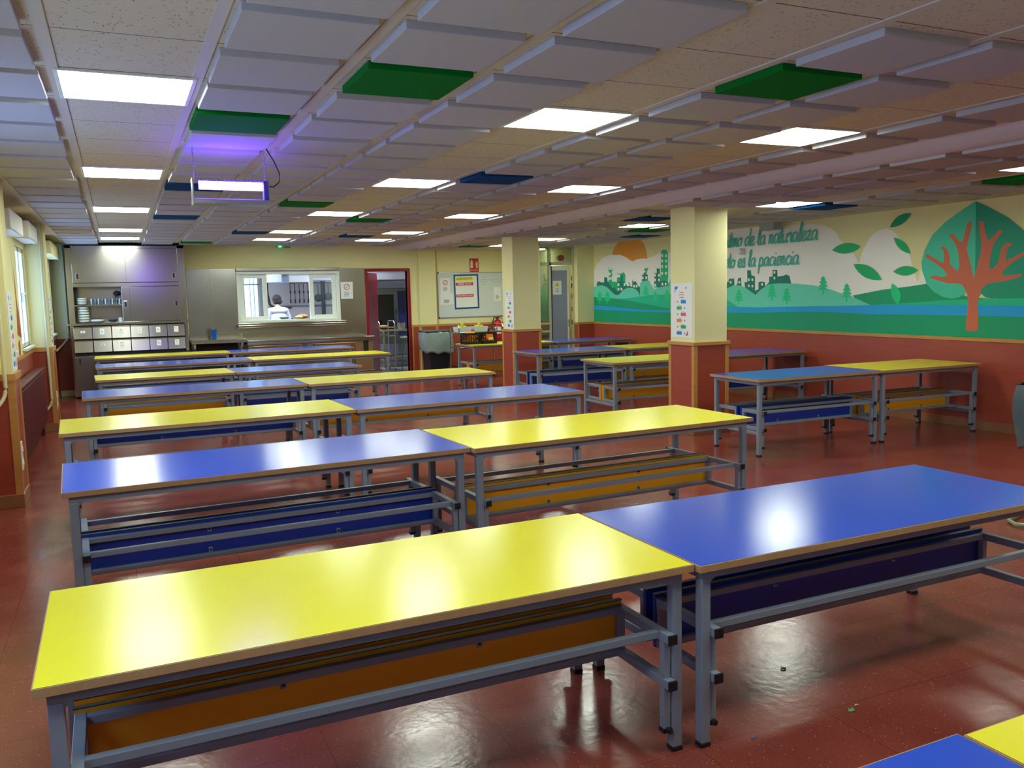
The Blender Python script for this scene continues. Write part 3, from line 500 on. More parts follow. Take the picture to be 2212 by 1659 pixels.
MURAL=[['sun',[[14.677,2.398],[14.644,2.461],[14.565,2.538],[14.44,2.611],[14.286,2.658],[14.107,2.67],[13.93,2.658],[13.758,2.628],[13.617,2.576],[13.52,2.493],[13.466,2.383],[13.439,2.244],[13.706,2.194],[13.937,2.172],[14.232,2.247],[14.475,2.323]]],['cloud',[[15.452,1.58],[15.427,1.923],[15.406,2.093],[15.251,2.224],[15.049,2.341],[14.789,2.383],[14.382,2.367],[14.171,2.309],[14.024,2.246],[13.936,2.219],[13.82,2.249],[13.62,2.26],[13.453,2.252],[13.262,2.281],[13.048,2.331],[12.712,2.409],[11.216,2.602],[10.657,2.593],[9.711,2.56],[9.322,2.549],[9.083,2.51],[8.928,2.441],[8.838,2.378],[8.798,2.3],[8.648,2.188],[8.536,2.089],[8.449,1.956],[8.406,2.101],[8.295,2.276],[8.161,2.365],[8.028,2.385],[7.896,2.337],[7.764,2.206],[7.653,2.028],[7.585,1.836],[7.529,1.689],[7.484,1.85],[7.408,1.982],[7.318,1.676],[7.426,1.337],[11.207,1.297]]],['dteal',[[15.312,1.75],[15.276,1.852],[15.208,1.876],[15.125,1.849],[14.993,1.846],[14.991,1.946],[14.877,1.943],[14.863,1.86],[14.703,1.84],[14.673,1.724],[14.609,1.805],[14.484,1.754],[14.483,1.868],[14.373,1.947],[14.327,1.978],[14.282,1.944],[14.238,1.847],[14.119,1.748],[14.088,1.828],[14.044,1.819],[14.015,1.747],[13.956,1.746],[13.955,1.888],[13.926,1.84],[13.824,1.838],[13.753,1.758],[13.668,1.725],[13.67,1.538],[13.827,1.586],[13.944,1.539],[14.457,1.541],[14.675,1.609],[14.963,1.711]]],['lgreen',[[14.83,1.859],[14.781,1.941],[14.829,1.959],[14.779,2.023],[14.826,2.075],[14.825,2.141],[14.666,2.135],[14.667,2.069],[14.715,2.046],[14.668,1.987],[14.717,1.939],[14.687,1.856],[14.514,1.844],[14.497,1.934],[14.42,1.932],[14.419,1.98],[14.511,1.999],[14.511,2.007],[14.357,2.003],[14.326,2.01],[14.266,2.024],[14.206,1.99],[14.193,1.798],[14.239,1.798],[14.255,1.702],[14.486,1.656],[14.609,1.756],[14.752,1.775]]],['dteal',[[14.471,1.64],[14.467,1.852],[14.375,1.858],[14.373,1.963],[14.303,1.977],[14.292,1.856],[14.244,1.847],[14.256,1.637]]],['dteal',[[13.625,1.834],[13.623,1.958],[13.567,1.956],[13.567,1.987],[13.539,2.002],[13.497,1.985],[13.428,1.952],[13.429,1.83]]],['lgreen',[[13.553,1.987],[13.497,2.016],[13.552,2.041],[13.524,2.079],[13.4,2.077],[13.441,2.03],[13.456,1.984]]],['dteal',[[13.225,1.719],[13.21,1.977],[13.13,1.982],[13.143,2.058],[13.037,2.054],[13.037,1.971],[13.011,1.866],[12.946,1.819],[12.791,1.787],[12.791,1.698]]],['lgreen',[[12.999,1.746],[13.011,1.896],[12.995,2.358],[12.956,2.386],[12.827,2.379],[12.789,2.34],[12.778,1.905],[12.791,1.831],[12.74,1.712]]],['dteal',[[12.986,1.715],[12.998,1.821],[12.92,1.834],[12.817,1.817],[12.804,1.698]]],['dteal',[[11.209,1.614],[11.21,1.795],[11.122,1.771],[11.105,1.826],[10.984,1.823],[10.985,1.879],[10.966,1.701],[10.898,1.744],[10.889,1.821],[10.815,1.841],[10.797,1.698],[10.713,1.675],[10.731,1.763],[10.664,1.761],[10.667,1.946],[10.585,1.943],[10.568,1.867],[10.487,1.843],[10.484,1.628],[10.405,1.649],[10.406,1.756],[10.343,1.765],[10.264,1.753],[10.257,1.689],[10.172,1.751],[10.167,1.835],[10.096,1.833],[10.098,1.933],[9.998,1.93],[9.991,1.83],[9.872,1.838],[9.814,1.856],[9.741,1.834],[9.702,1.721],[9.868,1.601],[10.451,1.564]]],['cloud',[[14.809,2.142],[14.745,2.139],[14.746,2.087],[14.81,2.089]]],['cloud',[[14.736,2.139],[14.672,2.137],[14.673,2.084],[14.737,2.086]]],['cloud',[[14.801,2.034],[14.738,2.032],[14.738,1.979],[14.802,1.981]]],['cloud',[[14.79,1.943],[14.726,1.941],[14.727,1.888],[14.791,1.89]]],['cloud',[[14.502,1.984],[14.44,1.983],[14.441,1.931],[14.503,1.932]]],['cloud',[[14.45,1.988],[14.388,1.986],[14.389,1.934],[14.45,1.936]]],['cloud',[[14.477,1.816],[14.415,1.815],[14.416,1.763],[14.478,1.764]]],['cloud',[[14.479,1.728],[14.417,1.727],[14.418,1.675],[14.479,1.676]]],['cloud',[[14.374,1.73],[14.312,1.729],[14.313,1.677],[14.374,1.678]]],['cloud',[[14.256,1.816],[14.196,1.815],[14.197,1.764],[14.257,1.765]]],['cloud',[[14.112,1.809],[14.053,1.808],[14.054,1.757],[14.113,1.758]]],['cloud',[[13.921,1.778],[13.863,1.777],[13.863,1.727],[13.922,1.728]]],['cloud',[[13.831,1.777],[13.773,1.776],[13.774,1.725],[13.832,1.726]]],['cloud',[[13.624,1.928],[13.567,1.927],[13.568,1.877],[13.624,1.879]]],['cloud',[[13.503,1.925],[13.448,1.924],[13.448,1.875],[13.504,1.876]]],['cloud',[[13.216,1.963],[13.162,1.962],[13.162,1.913],[13.216,1.915]]],['cloud',[[13.09,1.96],[13.037,1.958],[13.037,1.91],[13.09,1.911]]],['cloud',[[13.216,1.88],[13.162,1.878],[13.163,1.83],[13.217,1.831]]],['cloud',[[13.085,1.877],[13.032,1.875],[13.033,1.827],[13.086,1.828]]],['cloud',[[12.983,2.307],[12.931,2.304],[12.931,2.257],[12.983,2.259]]],['cloud',[[12.866,2.301],[12.814,2.299],[12.815,2.251],[12.866,2.254]]],['cloud',[[12.983,2.21],[12.931,2.208],[12.931,2.16],[12.983,2.163]]],['cloud',[[12.866,2.205],[12.815,2.203],[12.815,2.156],[12.867,2.158]]],['cloud',[[12.984,2.113],[12.932,2.111],[12.932,2.064],[12.984,2.066]]],['cloud',[[12.867,2.109],[12.815,2.107],[12.815,2.06],[12.867,2.061]]],['cloud',[[12.984,1.994],[12.932,1.992],[12.932,1.944],[12.985,1.946]]],['cloud',[[12.867,1.99],[12.816,1.989],[12.816,1.941],[12.868,1.943]]],['cloud',[[12.978,1.799],[12.925,1.798],[12.926,1.75],[12.978,1.751]]],['cloud',[[12.879,1.797],[12.827,1.796],[12.827,1.749],[12.879,1.749]]],['cloud',[[13.203,1.781],[13.15,1.78],[13.15,1.731],[13.204,1.732]]],['cloud',[[13.315,1.752],[13.26,1.751],[13.261,1.703],[13.315,1.703]]],['cloud',[[11.081,1.79],[11.039,1.789],[11.039,1.749],[11.08,1.75]]],['cloud',[[10.868,1.785],[10.828,1.784],[10.827,1.745],[10.868,1.745]]],['cloud',[[10.645,1.819],[10.606,1.818],[10.606,1.779],[10.645,1.78]]],['cloud',[[10.561,1.817],[10.522,1.816],[10.521,1.778],[10.56,1.778]]],['cloud',[[10.644,1.726],[10.605,1.725],[10.605,1.686],[10.644,1.687]]],['cloud',[[10.559,1.718],[10.521,1.717],[10.52,1.678],[10.559,1.679]]],['cloud',[[10.339,1.742],[10.302,1.741],[10.301,1.703],[10.339,1.703]]],['cloud',[[10.07,1.914],[10.034,1.913],[10.034,1.875],[10.07,1.876]]],['cloud',[[10.069,1.83],[10.033,1.829],[10.032,1.792],[10.069,1.793]]],['hill',[[15.455,1.442],[15.414,1.752],[15.26,1.783],[15.06,1.788],[14.865,1.743],[14.706,1.658],[14.581,1.6],[14.487,1.587],[14.394,1.614],[14.271,1.686],[14.119,1.724],[13.942,1.722],[13.797,1.68],[13.712,1.617],[13.679,1.554],[13.682,1.804],[13.596,1.841],[13.374,1.851],[13.32,1.781],[13.212,1.688],[13.052,1.716],[12.894,1.736],[12.778,1.734],[12.714,1.859],[11.209,1.637],[11.122,1.681],[10.983,1.719],[10.847,1.716],[10.713,1.686],[10.581,1.619],[10.467,1.564],[10.357,1.638],[10.171,1.72],[9.93,1.73],[9.582,1.719],[9.251,1.689],[8.934,1.626],[8.705,1.561],[8.509,1.512],[8.341,1.457],[8.212,1.405],[11.207,1.365]]],['mgreen',[[15.46,1.235],[15.418,1.554],[14.966,1.544],[14.488,1.517],[14.122,1.524],[13.713,1.554],[13.321,1.582],[12.921,1.587],[12.715,1.593],[11.208,1.524],[11.085,1.467],[10.878,1.385],[11.207,1.365]]],['dgreen',[[15.46,1.235],[15.418,1.554],[14.967,1.535],[14.488,1.509],[14.034,1.476],[13.601,1.429],[13.187,1.384],[12.716,1.334],[12.716,1.267]]],['dgreen',[[8.546,1.541],[8.071,1.61],[7.641,1.648],[7.319,1.684],[7.393,1.676],[6.81,1.512],[6.477,1.49],[6.29,1.558],[6.165,1.653],[5.976,1.725],[5.962,1.403],[7.67,1.405],[8.224,1.411],[8.509,1.512]]],['mgreen',[[8.247,1.411],[8.066,1.424],[7.43,1.457],[7.233,1.467],[7.286,1.471],[6.696,1.491],[6.158,1.499],[5.966,1.508],[5.962,1.403],[7.669,1.394]]],['river',[[15.457,1.391],[15.405,1.387],[14.97,1.372],[14.491,1.345],[14.036,1.324],[13.602,1.307],[12.716,1.304],[11.207,1.383],[10.481,1.374],[9.865,1.384],[9.298,1.397],[8.776,1.403],[8.224,1.416],[7.349,1.423],[7.67,1.416],[6.922,1.419],[6.155,1.417],[5.962,1.418],[5.957,1.294],[6.15,1.296],[6.917,1.299],[7.666,1.3],[7.345,1.301],[8.221,1.296],[8.774,1.313],[9.297,1.321],[9.863,1.307],[10.48,1.287],[11.207,1.286],[12.716,1.267],[13.602,1.272],[14.492,1.287],[15.459,1.296]]],['dgreen2',[[15.464,1.062],[15.459,1.296],[14.492,1.287],[13.602,1.272],[12.716,1.267],[11.207,1.286],[10.48,1.287],[9.863,1.307],[9.297,1.321],[8.774,1.313],[8.221,1.296],[7.345,1.301],[7.666,1.3],[6.917,1.299],[6.15,1.296],[5.86,1.296],[5.86,1.05],[15.464,1.05]]],['pine',[[15.162,1.672],[15.091,1.627],[15.127,1.622],[15.056,1.578],[15.121,1.573],[15.035,1.529],[15.114,1.524],[15.022,1.485],[15.144,1.485],[15.15,1.426],[15.185,1.426],[15.188,1.485],[15.313,1.485],[15.216,1.524],[15.297,1.53],[15.208,1.574],[15.274,1.579],[15.199,1.623],[15.236,1.628],[15.162,1.672]]],['pine',[[14.866,1.668],[14.795,1.623],[14.831,1.618],[14.759,1.573],[14.825,1.568],[14.739,1.523],[14.818,1.518],[14.725,1.478],[14.848,1.478],[14.854,1.418],[14.889,1.418],[14.892,1.478],[15.017,1.478],[14.92,1.518],[15.001,1.524],[14.912,1.569],[14.978,1.574],[14.904,1.619],[14.94,1.624],[14.866,1.668]]],['pine',[[13.485,1.761],[13.423,1.719],[13.454,1.715],[13.393,1.672],[13.449,1.668],[13.375,1.626],[13.443,1.622],[13.363,1.584],[13.468,1.585],[13.472,1.529],[13.502,1.53],[13.506,1.585],[13.613,1.586],[13.53,1.623],[13.6,1.628],[13.524,1.669],[13.58,1.674],[13.517,1.715],[13.548,1.721],[13.485,1.761]]],['pine',[[13.172,1.65],[13.12,1.614],[13.146,1.61],[13.094,1.574],[13.141,1.571],[13.079,1.535],[13.136,1.531],[13.069,1.499],[13.157,1.5],[13.161,1.452],[13.186,1.452],[13.189,1.5],[13.279,1.5],[13.21,1.531],[13.268,1.536],[13.204,1.571],[13.251,1.575],[13.199,1.611],[13.225,1.615],[13.172,1.65]]],['pine',[[12.804,1.675],[12.751,1.637],[12.778,1.634],[12.724,1.596],[12.772,1.592],[12.708,1.554],[12.767,1.55],[12.698,1.517],[12.789,1.517],[12.792,1.467],[12.818,1.467],[12.821,1.517],[12.914,1.518],[12.843,1.551],[12.903,1.555],[12.837,1.592],[12.886,1.597],[12.832,1.634],[12.859,1.639],[12.804,1.675]]],['pine',[[10.857,1.659],[10.8,1.614],[10.828,1.609],[10.771,1.565],[10.822,1.56],[10.754,1.515],[10.816,1.511],[10.742,1.471],[10.838,1.471],[10.841,1.412],[10.868,1.411],[10.872,1.471],[10.969,1.471],[10.895,1.511],[10.958,1.516],[10.89,1.56],[10.942,1.566],[10.885,1.61],[10.913,1.615],[10.857,1.659]]],['pine',[[10.101,1.729],[10.045,1.682],[10.072,1.677],[10.016,1.631],[10.066,1.626],[9.999,1.58],[10.06,1.575],[9.987,1.534],[10.081,1.534],[10.084,1.473],[10.11,1.473],[10.115,1.534],[10.21,1.535],[10.138,1.576],[10.2,1.581],[10.133,1.627],[10.184,1.633],[10.128,1.678],[10.156,1.684],[10.101,1.729]]],['pine',[[9.787,1.665],[9.733,1.62],[9.76,1.615],[9.706,1.57],[9.754,1.565],[9.689,1.52],[9.748,1.515],[9.678,1.475],[9.768,1.475],[9.77,1.415],[9.796,1.415],[9.8,1.475],[9.892,1.475],[9.822,1.515],[9.882,1.521],[9.818,1.566],[9.866,1.571],[9.813,1.616],[9.84,1.621],[9.787,1.665]]],['pine',[[9.076,1.816],[9.023,1.769],[9.049,1.764],[8.996,1.717],[9.042,1.713],[8.98,1.666],[9.036,1.662],[8.968,1.62],[9.056,1.621],[9.057,1.559],[9.082,1.56],[9.087,1.621],[9.176,1.622],[9.109,1.663],[9.166,1.669],[9.104,1.714],[9.152,1.72],[9.1,1.765],[9.127,1.771],[9.076,1.816]]],['pine',[[8.648,1.707],[8.598,1.661],[8.622,1.657],[8.573,1.612],[8.616,1.607],[8.557,1.562],[8.61,1.558],[8.546,1.518],[8.628,1.518],[8.63,1.458],[8.653,1.458],[8.657,1.518],[8.741,1.519],[8.678,1.558],[8.732,1.564],[8.674,1.608],[8.718,1.613],[8.671,1.658],[8.695,1.663],[8.648,1.707]]],['leafg',[[8.921,2.161],[8.85,2.131],[8.781,2.113],[8.715,2.103],[8.652,2.102],[8.59,2.109],[8.531,2.125],[8.474,2.149],[8.42,2.184],[8.487,2.213],[8.552,2.232],[8.616,2.242],[8.68,2.244],[8.742,2.237],[8.803,2.221],[8.863,2.198]]],['leafd',[[7.958,2.394],[7.902,2.394],[7.853,2.401],[7.807,2.412],[7.765,2.428],[7.728,2.449],[7.694,2.474],[7.664,2.504],[7.639,2.54],[7.697,2.546],[7.748,2.544],[7.795,2.536],[7.838,2.521],[7.875,2.499],[7.908,2.472],[7.937,2.437]]],['leafg',[[7.893,2.262],[7.88,2.22],[7.859,2.183],[7.834,2.15],[7.804,2.122],[7.77,2.097],[7.731,2.077],[7.687,2.06],[7.638,2.049],[7.651,2.09],[7.671,2.126],[7.695,2.158],[7.724,2.187],[7.759,2.211],[7.798,2.232],[7.842,2.25]]],['leafg',[[8.538,1.956],[8.499,1.897],[8.452,1.85],[8.4,1.811],[8.344,1.78],[8.282,1.758],[8.216,1.743],[8.145,1.736],[8.068,1.74],[8.105,1.797],[8.149,1.842],[8.199,1.881],[8.254,1.911],[8.315,1.935],[8.382,1.95],[8.456,1.958]]],['leafg',[[7.891,1.837],[7.84,1.811],[7.79,1.794],[7.742,1.785],[7.695,1.783],[7.649,1.788],[7.604,1.8],[7.56,1.819],[7.518,1.847],[7.567,1.873],[7.614,1.889],[7.662,1.899],[7.709,1.901],[7.755,1.897],[7.801,1.885],[7.846,1.866]]],['pine',[[7.902,1.692],[7.914,1.653],[7.918,1.616],[7.915,1.58],[7.906,1.545],[7.89,1.511],[7.868,1.48],[7.84,1.449],[7.803,1.421],[7.779,1.463],[7.768,1.502],[7.767,1.539],[7.774,1.574],[7.791,1.606],[7.817,1.637],[7.853,1.666]]],['tleaf',[[6.768,2.596],[6.963,2.504],[7.16,2.393],[7.326,2.259],[7.433,2.085],[7.472,1.947],[7.462,1.839],[7.393,1.676],[7.289,1.578],[7.164,1.518],[7.043,1.494],[6.937,1.512],[6.858,1.563],[6.816,1.665],[6.746,1.765]]],['tleafd',[[6.768,2.596],[6.571,2.492],[6.376,2.377],[6.196,2.233],[6.091,2.107],[6.045,1.953],[6.057,1.793],[6.164,1.634],[6.269,1.548],[6.392,1.505],[6.52,1.495],[6.608,1.511],[6.677,1.561],[6.714,1.663],[6.746,1.765]]],['trunk',[[6.841,1.135],[6.84,1.254],[6.823,1.409],[6.827,1.512],[6.859,1.584],[6.908,1.656],[6.978,1.673],[7.109,1.676],[7.245,1.716],[7.348,1.745],[7.309,1.776],[7.172,1.751],[7.124,1.76],[7.119,1.786],[7.176,1.851],[7.302,1.93],[7.43,2.01],[7.393,2.035],[7.291,1.977],[7.172,1.914],[7.162,1.966],[7.171,2.05],[7.191,2.083],[7.233,2.085],[7.174,2.115],[7.112,2.068],[7.085,1.994],[7.082,1.91],[7.032,1.856],[6.972,1.815],[6.953,1.874],[6.966,1.978],[6.988,2.082],[7.044,2.167],[7.112,2.244],[7.047,2.25],[6.961,2.157],[6.921,2.16],[6.896,2.25],[6.866,2.369],[6.804,2.369],[6.827,2.245],[6.866,2.075],[6.84,1.982],[6.801,1.868],[6.761,1.72],[6.732,1.836],[6.684,2.025],[6.681,2.104],[6.725,2.367],[6.67,2.363],[6.637,2.241],[6.595,2.139],[6.548,2.175],[6.471,2.253],[6.418,2.246],[6.473,2.18],[6.534,2.096],[6.566,1.959],[6.577,1.83],[6.534,1.829],[6.461,1.895],[6.45,2.012],[6.416,2.079],[6.365,2.11],[6.307,2.082],[6.362,2.047],[6.38,1.97],[6.378,1.911],[6.286,1.946],[6.18,1.998],[6.155,1.968],[6.284,1.897],[6.394,1.814],[6.419,1.776],[6.381,1.745],[6.277,1.752],[6.196,1.764],[6.19,1.735],[6.327,1.695],[6.484,1.674],[6.592,1.661],[6.656,1.602],[6.697,1.511],[6.704,1.409],[6.689,1.308],[6.683,1.155],[6.715,1.123],[6.806,1.123]]]]
# ================================================================= MURAL ON THE RIGHT WALL
def poly_sheet(mb, pts, mt, fn):
    """flat painted polygon; pts 2D, fn maps (u,v) to 3D"""
    from mathutils.geometry import tessellate_polygon
    P = [Vector((u, v, 0)) for u, v in pts]; tr = tessellate_polygon([P])
    mb.add([fn(u, v) for u, v in pts], [tuple(t) for t in tr], mt)
MC = {'sun': (238,160,60), 'cloud': (250,247,240), 'dteal': (4,128,108), 'lgreen': (10,192,122), 'hill': (104,218,188), 'mgreen': (10,192,148), 'dgreen': (4,160,112),
      'dgreen2': (4,158,110), 'river': (18,164,228), 'pine': (22,210,136), 'leafg': (10,182,108), 'leafd': (6,158,104), 'tleaf': (70,204,170), 'tleafd': (6,156,122), 'trunk': (208,108,78)}
m = MB()
for k, (c, pts) in enumerate(MURAL):
    mt = mat('mural_paint_'+c, MC[c], .55); X = XR-.0008-.00012*k
    poly_sheet(m, pts, mt, lambda u, v, X=X: (X, u, v))
mural = m.build('mural_painting', parent=wr); tag(mural, 'painted mural of hills, river, city, sun, leaves and leaf shaped tree')
G = {'a': ([(.82,.9),(.5,1),(.12,.75),(.08,.25),(.35,0),(.65,.2),(.85,.95),(.8,.3),(.95,0),(1.15,.12)],1.1),
 'c': ([(.8,.85),(.5,1),(.12,.7),(.1,.25),(.4,0),(.75,.1),(.9,.25)],.85),
 'd': ([(.82,.9),(.5,1),(.12,.75),(.08,.25),(.35,0),(.65,.2),(.92,1.1),(1.0,2.0),(.88,.5),(.98,0),(1.15,.12)],1.1),
 'e': ([(0,.2),(.4,.45),(.75,.75),(.55,1),(.2,.85),(.08,.35),(.35,0),(.7,.1),(.9,.3)],.85),
 'i': ([(0,.1),(.2,.95),(.18,.25),(.35,0),(.55,.12)],.5), 'l': ([(0,.2),(.35,1.2),(.45,1.9),(.25,1.95),(.15,1.2),(.15,.25),(.35,0),(.55,.12)],.5),
 'm': ([(0,.8),(.1,.95),(.08,0),(.25,.8),(.45,1),(.52,.7),(.5,0),(.65,.8),(.88,1),(.96,.7),(.93,.2),(1.05,0),(1.2,.12)],1.2),
 'n': ([(0,.85),(.1,.95),(.08,0),(.25,.75),(.5,1),(.62,.7),(.58,.2),(.7,0),(.9,.12)],.9),
 'o': ([(.5,1),(.12,.75),(.08,.25),(.4,0),(.75,.3),(.72,.8),(.5,1),(.6,.8),(.95,.85)],.9),
 'p': ([(.1,1),(.06,-.9),(.12,.6),(.4,1),(.75,.75),(.7,.25),(.4,0),(.2,.12),(.5,.02),(.95,.12)],.95),
 'r': ([(0,.6),(.2,1.1),(.25,.9),(.55,.92),(.5,.4),(.6,0),(.8,.12)],.75), 's': ([(0,.1),(.35,.95),(.45,1.05),(.6,.4),(.4,0),(.05,.1),(.4,0),(.8,.12)],.75),
 't': ([(0,.2),(.3,1.7),(.22,.3),(.35,0),(.6,.12)],.55), 'u': ([(.05,.95),(.05,.3),(.3,0),(.6,.25),(.7,.95),(.66,.25),(.8,0),(1,.12)],.95),
 'z': ([(.05,.9),(.35,1),(.65,.95),(.1,.05),(.4,.12),(.75,0),(.9,.15)],.85), 'A': ([(0,0),(.5,1),(.95,1.9),(.98,.4),(1.05,0),(1.2,.1)],1.2), ' ': ([],.6)}
def catmull(p, n=5):
    o = []; q = [p[0]]+list(p)+[p[-1]]
    for i in range(1, len(q)-2):
        for k in range(n):
            t = k/n; o.append(tuple(.5*((2*q[i][c])+(-q[i-1][c]+q[i+1][c])*t+(2*q[i-1][c]-5*q[i][c]+4*q[i+1][c]-q[i+2][c])*t*t+(-q[i-1][c]+3*q[i][c]-3*q[i+1][c]+q[i+2][c])*t**3) for c in range(2)))
    return o+[p[-1]]
def ribbon(mb, pts, wd, mt, fn):
    vs = []; n = len(pts)
    for i, p in enumerate(pts):
        a = pts[max(i-1,0)]; b = pts[min(i+1,n-1)]; d = math.hypot(b[0]-a[0], b[1]-a[1]) or 1; nx, ny = -(b[1]-a[1])/d*wd/2, (b[0]-a[0])/d*wd/2
        q1, q2 = fn(p[0]+nx, p[1]+ny), fn(p[0]-nx, p[1]-ny); e = 2.5e-5*i; vs += [(q1[0]-e, q1[1], q1[2]), (q2[0]-e, q2[1], q2[2])]
    mb.add(vs, [(2*i,2*i+1,2*i+3,2*i+2) for i in range(n-1)], mt)
tealm = mat('teal_mural_lettering', (58,184,162), .5)
def cursive(mb, full, vis, y_vis0, y_end, z0, xh):
    advs = sum(G[c][1] for c in vis); ux = (y_vis0-y_end)/advs; x = sum(G[c][1] for c in full[:len(full)-len(vis)]); x0 = -x
    cur = 0
    for c in full:
        pts, ad = G[c]
        fn = lambda u, v: (XR-.0115, y_vis0-(u), z0+v)
        if pts:
            sp = [((cur+x0+p[0]+p[1]*.18)*ux, p[1]*xh) for p in catmull(pts)]
            ribbon(mb, sp, .026, tealm, fn)
            if c == 'i': ribbon(mb, [((cur+x0+.5)*ux, 1.3*xh), ((cur+x0+.53)*ux, 1.48*xh)], .026, tealm, fn)
            if c == 't': ribbon(mb, [((cur+x0+.05)*ux, 1.12*xh), ((cur+x0+.75)*ux, 1.2*xh)], .022, tealm, fn)
            if c == 'A': ribbon(mb, [((cur+x0+.4)*ux, .7*xh), ((cur+x0+1.2)*ux, .75*xh)], .022, tealm, fn)
        cur += ad
m = MB()
cursive(m, 'Adopta el ritmo de la naturaleza', 'itmo de la naturaleza', 11.16, 9.19, 2.325, .13)
cursive(m, 'su secreto es la paciencia', 'eto es la paciencia', 11.22, 9.55, 2.0, .125)
tag(m.build('mural_lettering', parent=wr), 'teal handwritten lettering painted in the white cloud')
# painted tree and flower on the left wall between the windows
m = MB(); ot = mat('brown_orange_wall_paint', (176,84,34), .6)
poly_sheet(m, [(11.0,1.33),(11.12,1.62),(11.1,1.95),(11.14,2.1),(11.18,1.8),(11.24,1.58),(11.3,1.62),(11.32,1.52),(11.4,1.28)], ot, lambda u, v: (XL+.002, u, v))
for k in range(5):
    a = k*2*math.pi/5; c = (11.1+.06*math.cos(a), 1.17+.06*math.sin(a)); m.lathe([(.045,0),(.045,.001)], mat('red_wall_flower', (186,52,40), .6), 10, (XL+.002, c[0], c[1]), axis='x')
m.lathe([(.035,0),(.035,.002)], mat('yellow_wall_flower', (226,180,40), .6), 10, (XL+.003, 11.1, 1.17), axis='x')
ribbon(m, [(10.9,2.35),(10.98,2.1),(10.95,1.9)], .012, mat('olive_wall_paint', (110,110,40), .6), lambda u, v: (XL+.002, u, v)); m.build('wall_painting', parent=wl)

# ================================================================= LEFT WALL THINGS
def radiator(y0, y1, nm, lab):
    t = thing(nm, lab, 'radiator', (XL+.03, (y0+y1)/2, .17)); h = (y1-y0)/2
    m = MB(); m.box(.02, .10, -h, h, 0, .68, redpanel_d)
    for k in range(int(h*2/.055)): m.box(.10, .112, -h+.01+k*.055, -h+.045+k*.055, .03, .65, redpanel_d)
    m.build('radiator_body', parent=t, bevel=.004)
    m = MB(); m.box(.015, .12, -h-.01, h+.01, .68, .70, redpanel_d); m.build('top_grille', parent=t, bevel=.003)
    m = MB(); m.tube([(.06,-h-.06,.06),(.06,-h,.06)], .012, chrome); m.lathe([(.02,0),(.024,.02),(.02,.05)], white, 12, (.06,-h-.09,.06), axis='y'); m.build('valve', parent=t, smooth=True)
    m = MB(); m.box(-.02, .03, -h+.1, -h+.14, -.17, 0, redpanel_d); m.box(.03,.07,-h+.1,-h+.14,-.17,0,redpanel_d); m.box(.03,.07,h-.14,h-.1,-.17,0,redpanel_d); m.build('bracket_foot', parent=t)
radiator(9.3, 12.35, 'radiator', 'dark red radiator under the windows on the left wall')
for k, (y0, y1, z0, lab) in enumerate(((9.4,10.6,2.38,'white roller shutter box above the nearer left window'), (11.3,12.45,2.42,'white roller shutter box above the second left window'), (14.9,16.9,2.42,'cream roller shutter box above the farthest left window'))):
    m = MB(); m.box(XL, XL+.17, y0, y1, z0, z0+.2, white if k < 2 else cream); m.build('shutter_box', bevel=.012, label=lab, cat='shutter box', group='shutter boxes over the left windows')
def pipe(nm, pts, lab, r=.016):
    m = MB(); m.tube(pts, r, mat('cream_pipe_paint', (214,206,168), .4), 10); m.build(nm, smooth=True, label=lab, cat='pipe')
def bendpts(p):
    o = [p[0]]
    for i in range(1, len(p)-1):
        a, b, c = Vector(p[i-1]), Vector(p[i]), Vector(p[i+1]); r = .07
        u = b+(a-b).normalized()*r; v = b+(c-b).normalized()*r
        for k in range(5):
            t = k/4; o.append(tuple(u*(1-t)**2+b*2*t*(1-t)+v*t*t))
    o.append(p[-1]); return o
pipe('heating_pipe', bendpts([(-.87,7.975,ZC-.002),(-.87,7.975,.93),(-.97,7.9,.80),(-1.0,7.5,.62)]), 'cream pipe running down the near left pilaster')
pipe('heating_pipe', bendpts([(-.86,12.555,ZC-.002),(-.86,12.555,.36),(-.95,12.5,.27),(-.97,12.45,.23)]), 'cream pipe running down the second left pilaster and bending to the radiator')
pipe('heating_pipe', bendpts([(-.84,17.24,ZC-.002),(-.84,17.24,1.05),(-.93,17.0,.93),(-1.0,16.6,.86)]), 'pale pipe in the corner left of the steel cabinet')
def socket(y, z, lab):
    t = thing('wall_socket', lab, 'socket', (-.812, y, z)); m = MB(); m.box(0, .01, -.045, .045, -.12, .12, white); m.build('cover_plate', parent=t, bevel=.006)
    for dz in (-.055, .055): m = MB(); m.lathe([(.028,0),(.03,.004),(.02,.004),(.019,.001)], white, 16, (.01,0,dz), axis='x'); m.build('outlet', parent=t)
socket(8.13, .41, 'white double socket low on the near left pilaster'); socket(12.7, .40, 'white double socket low on the second left pilaster')
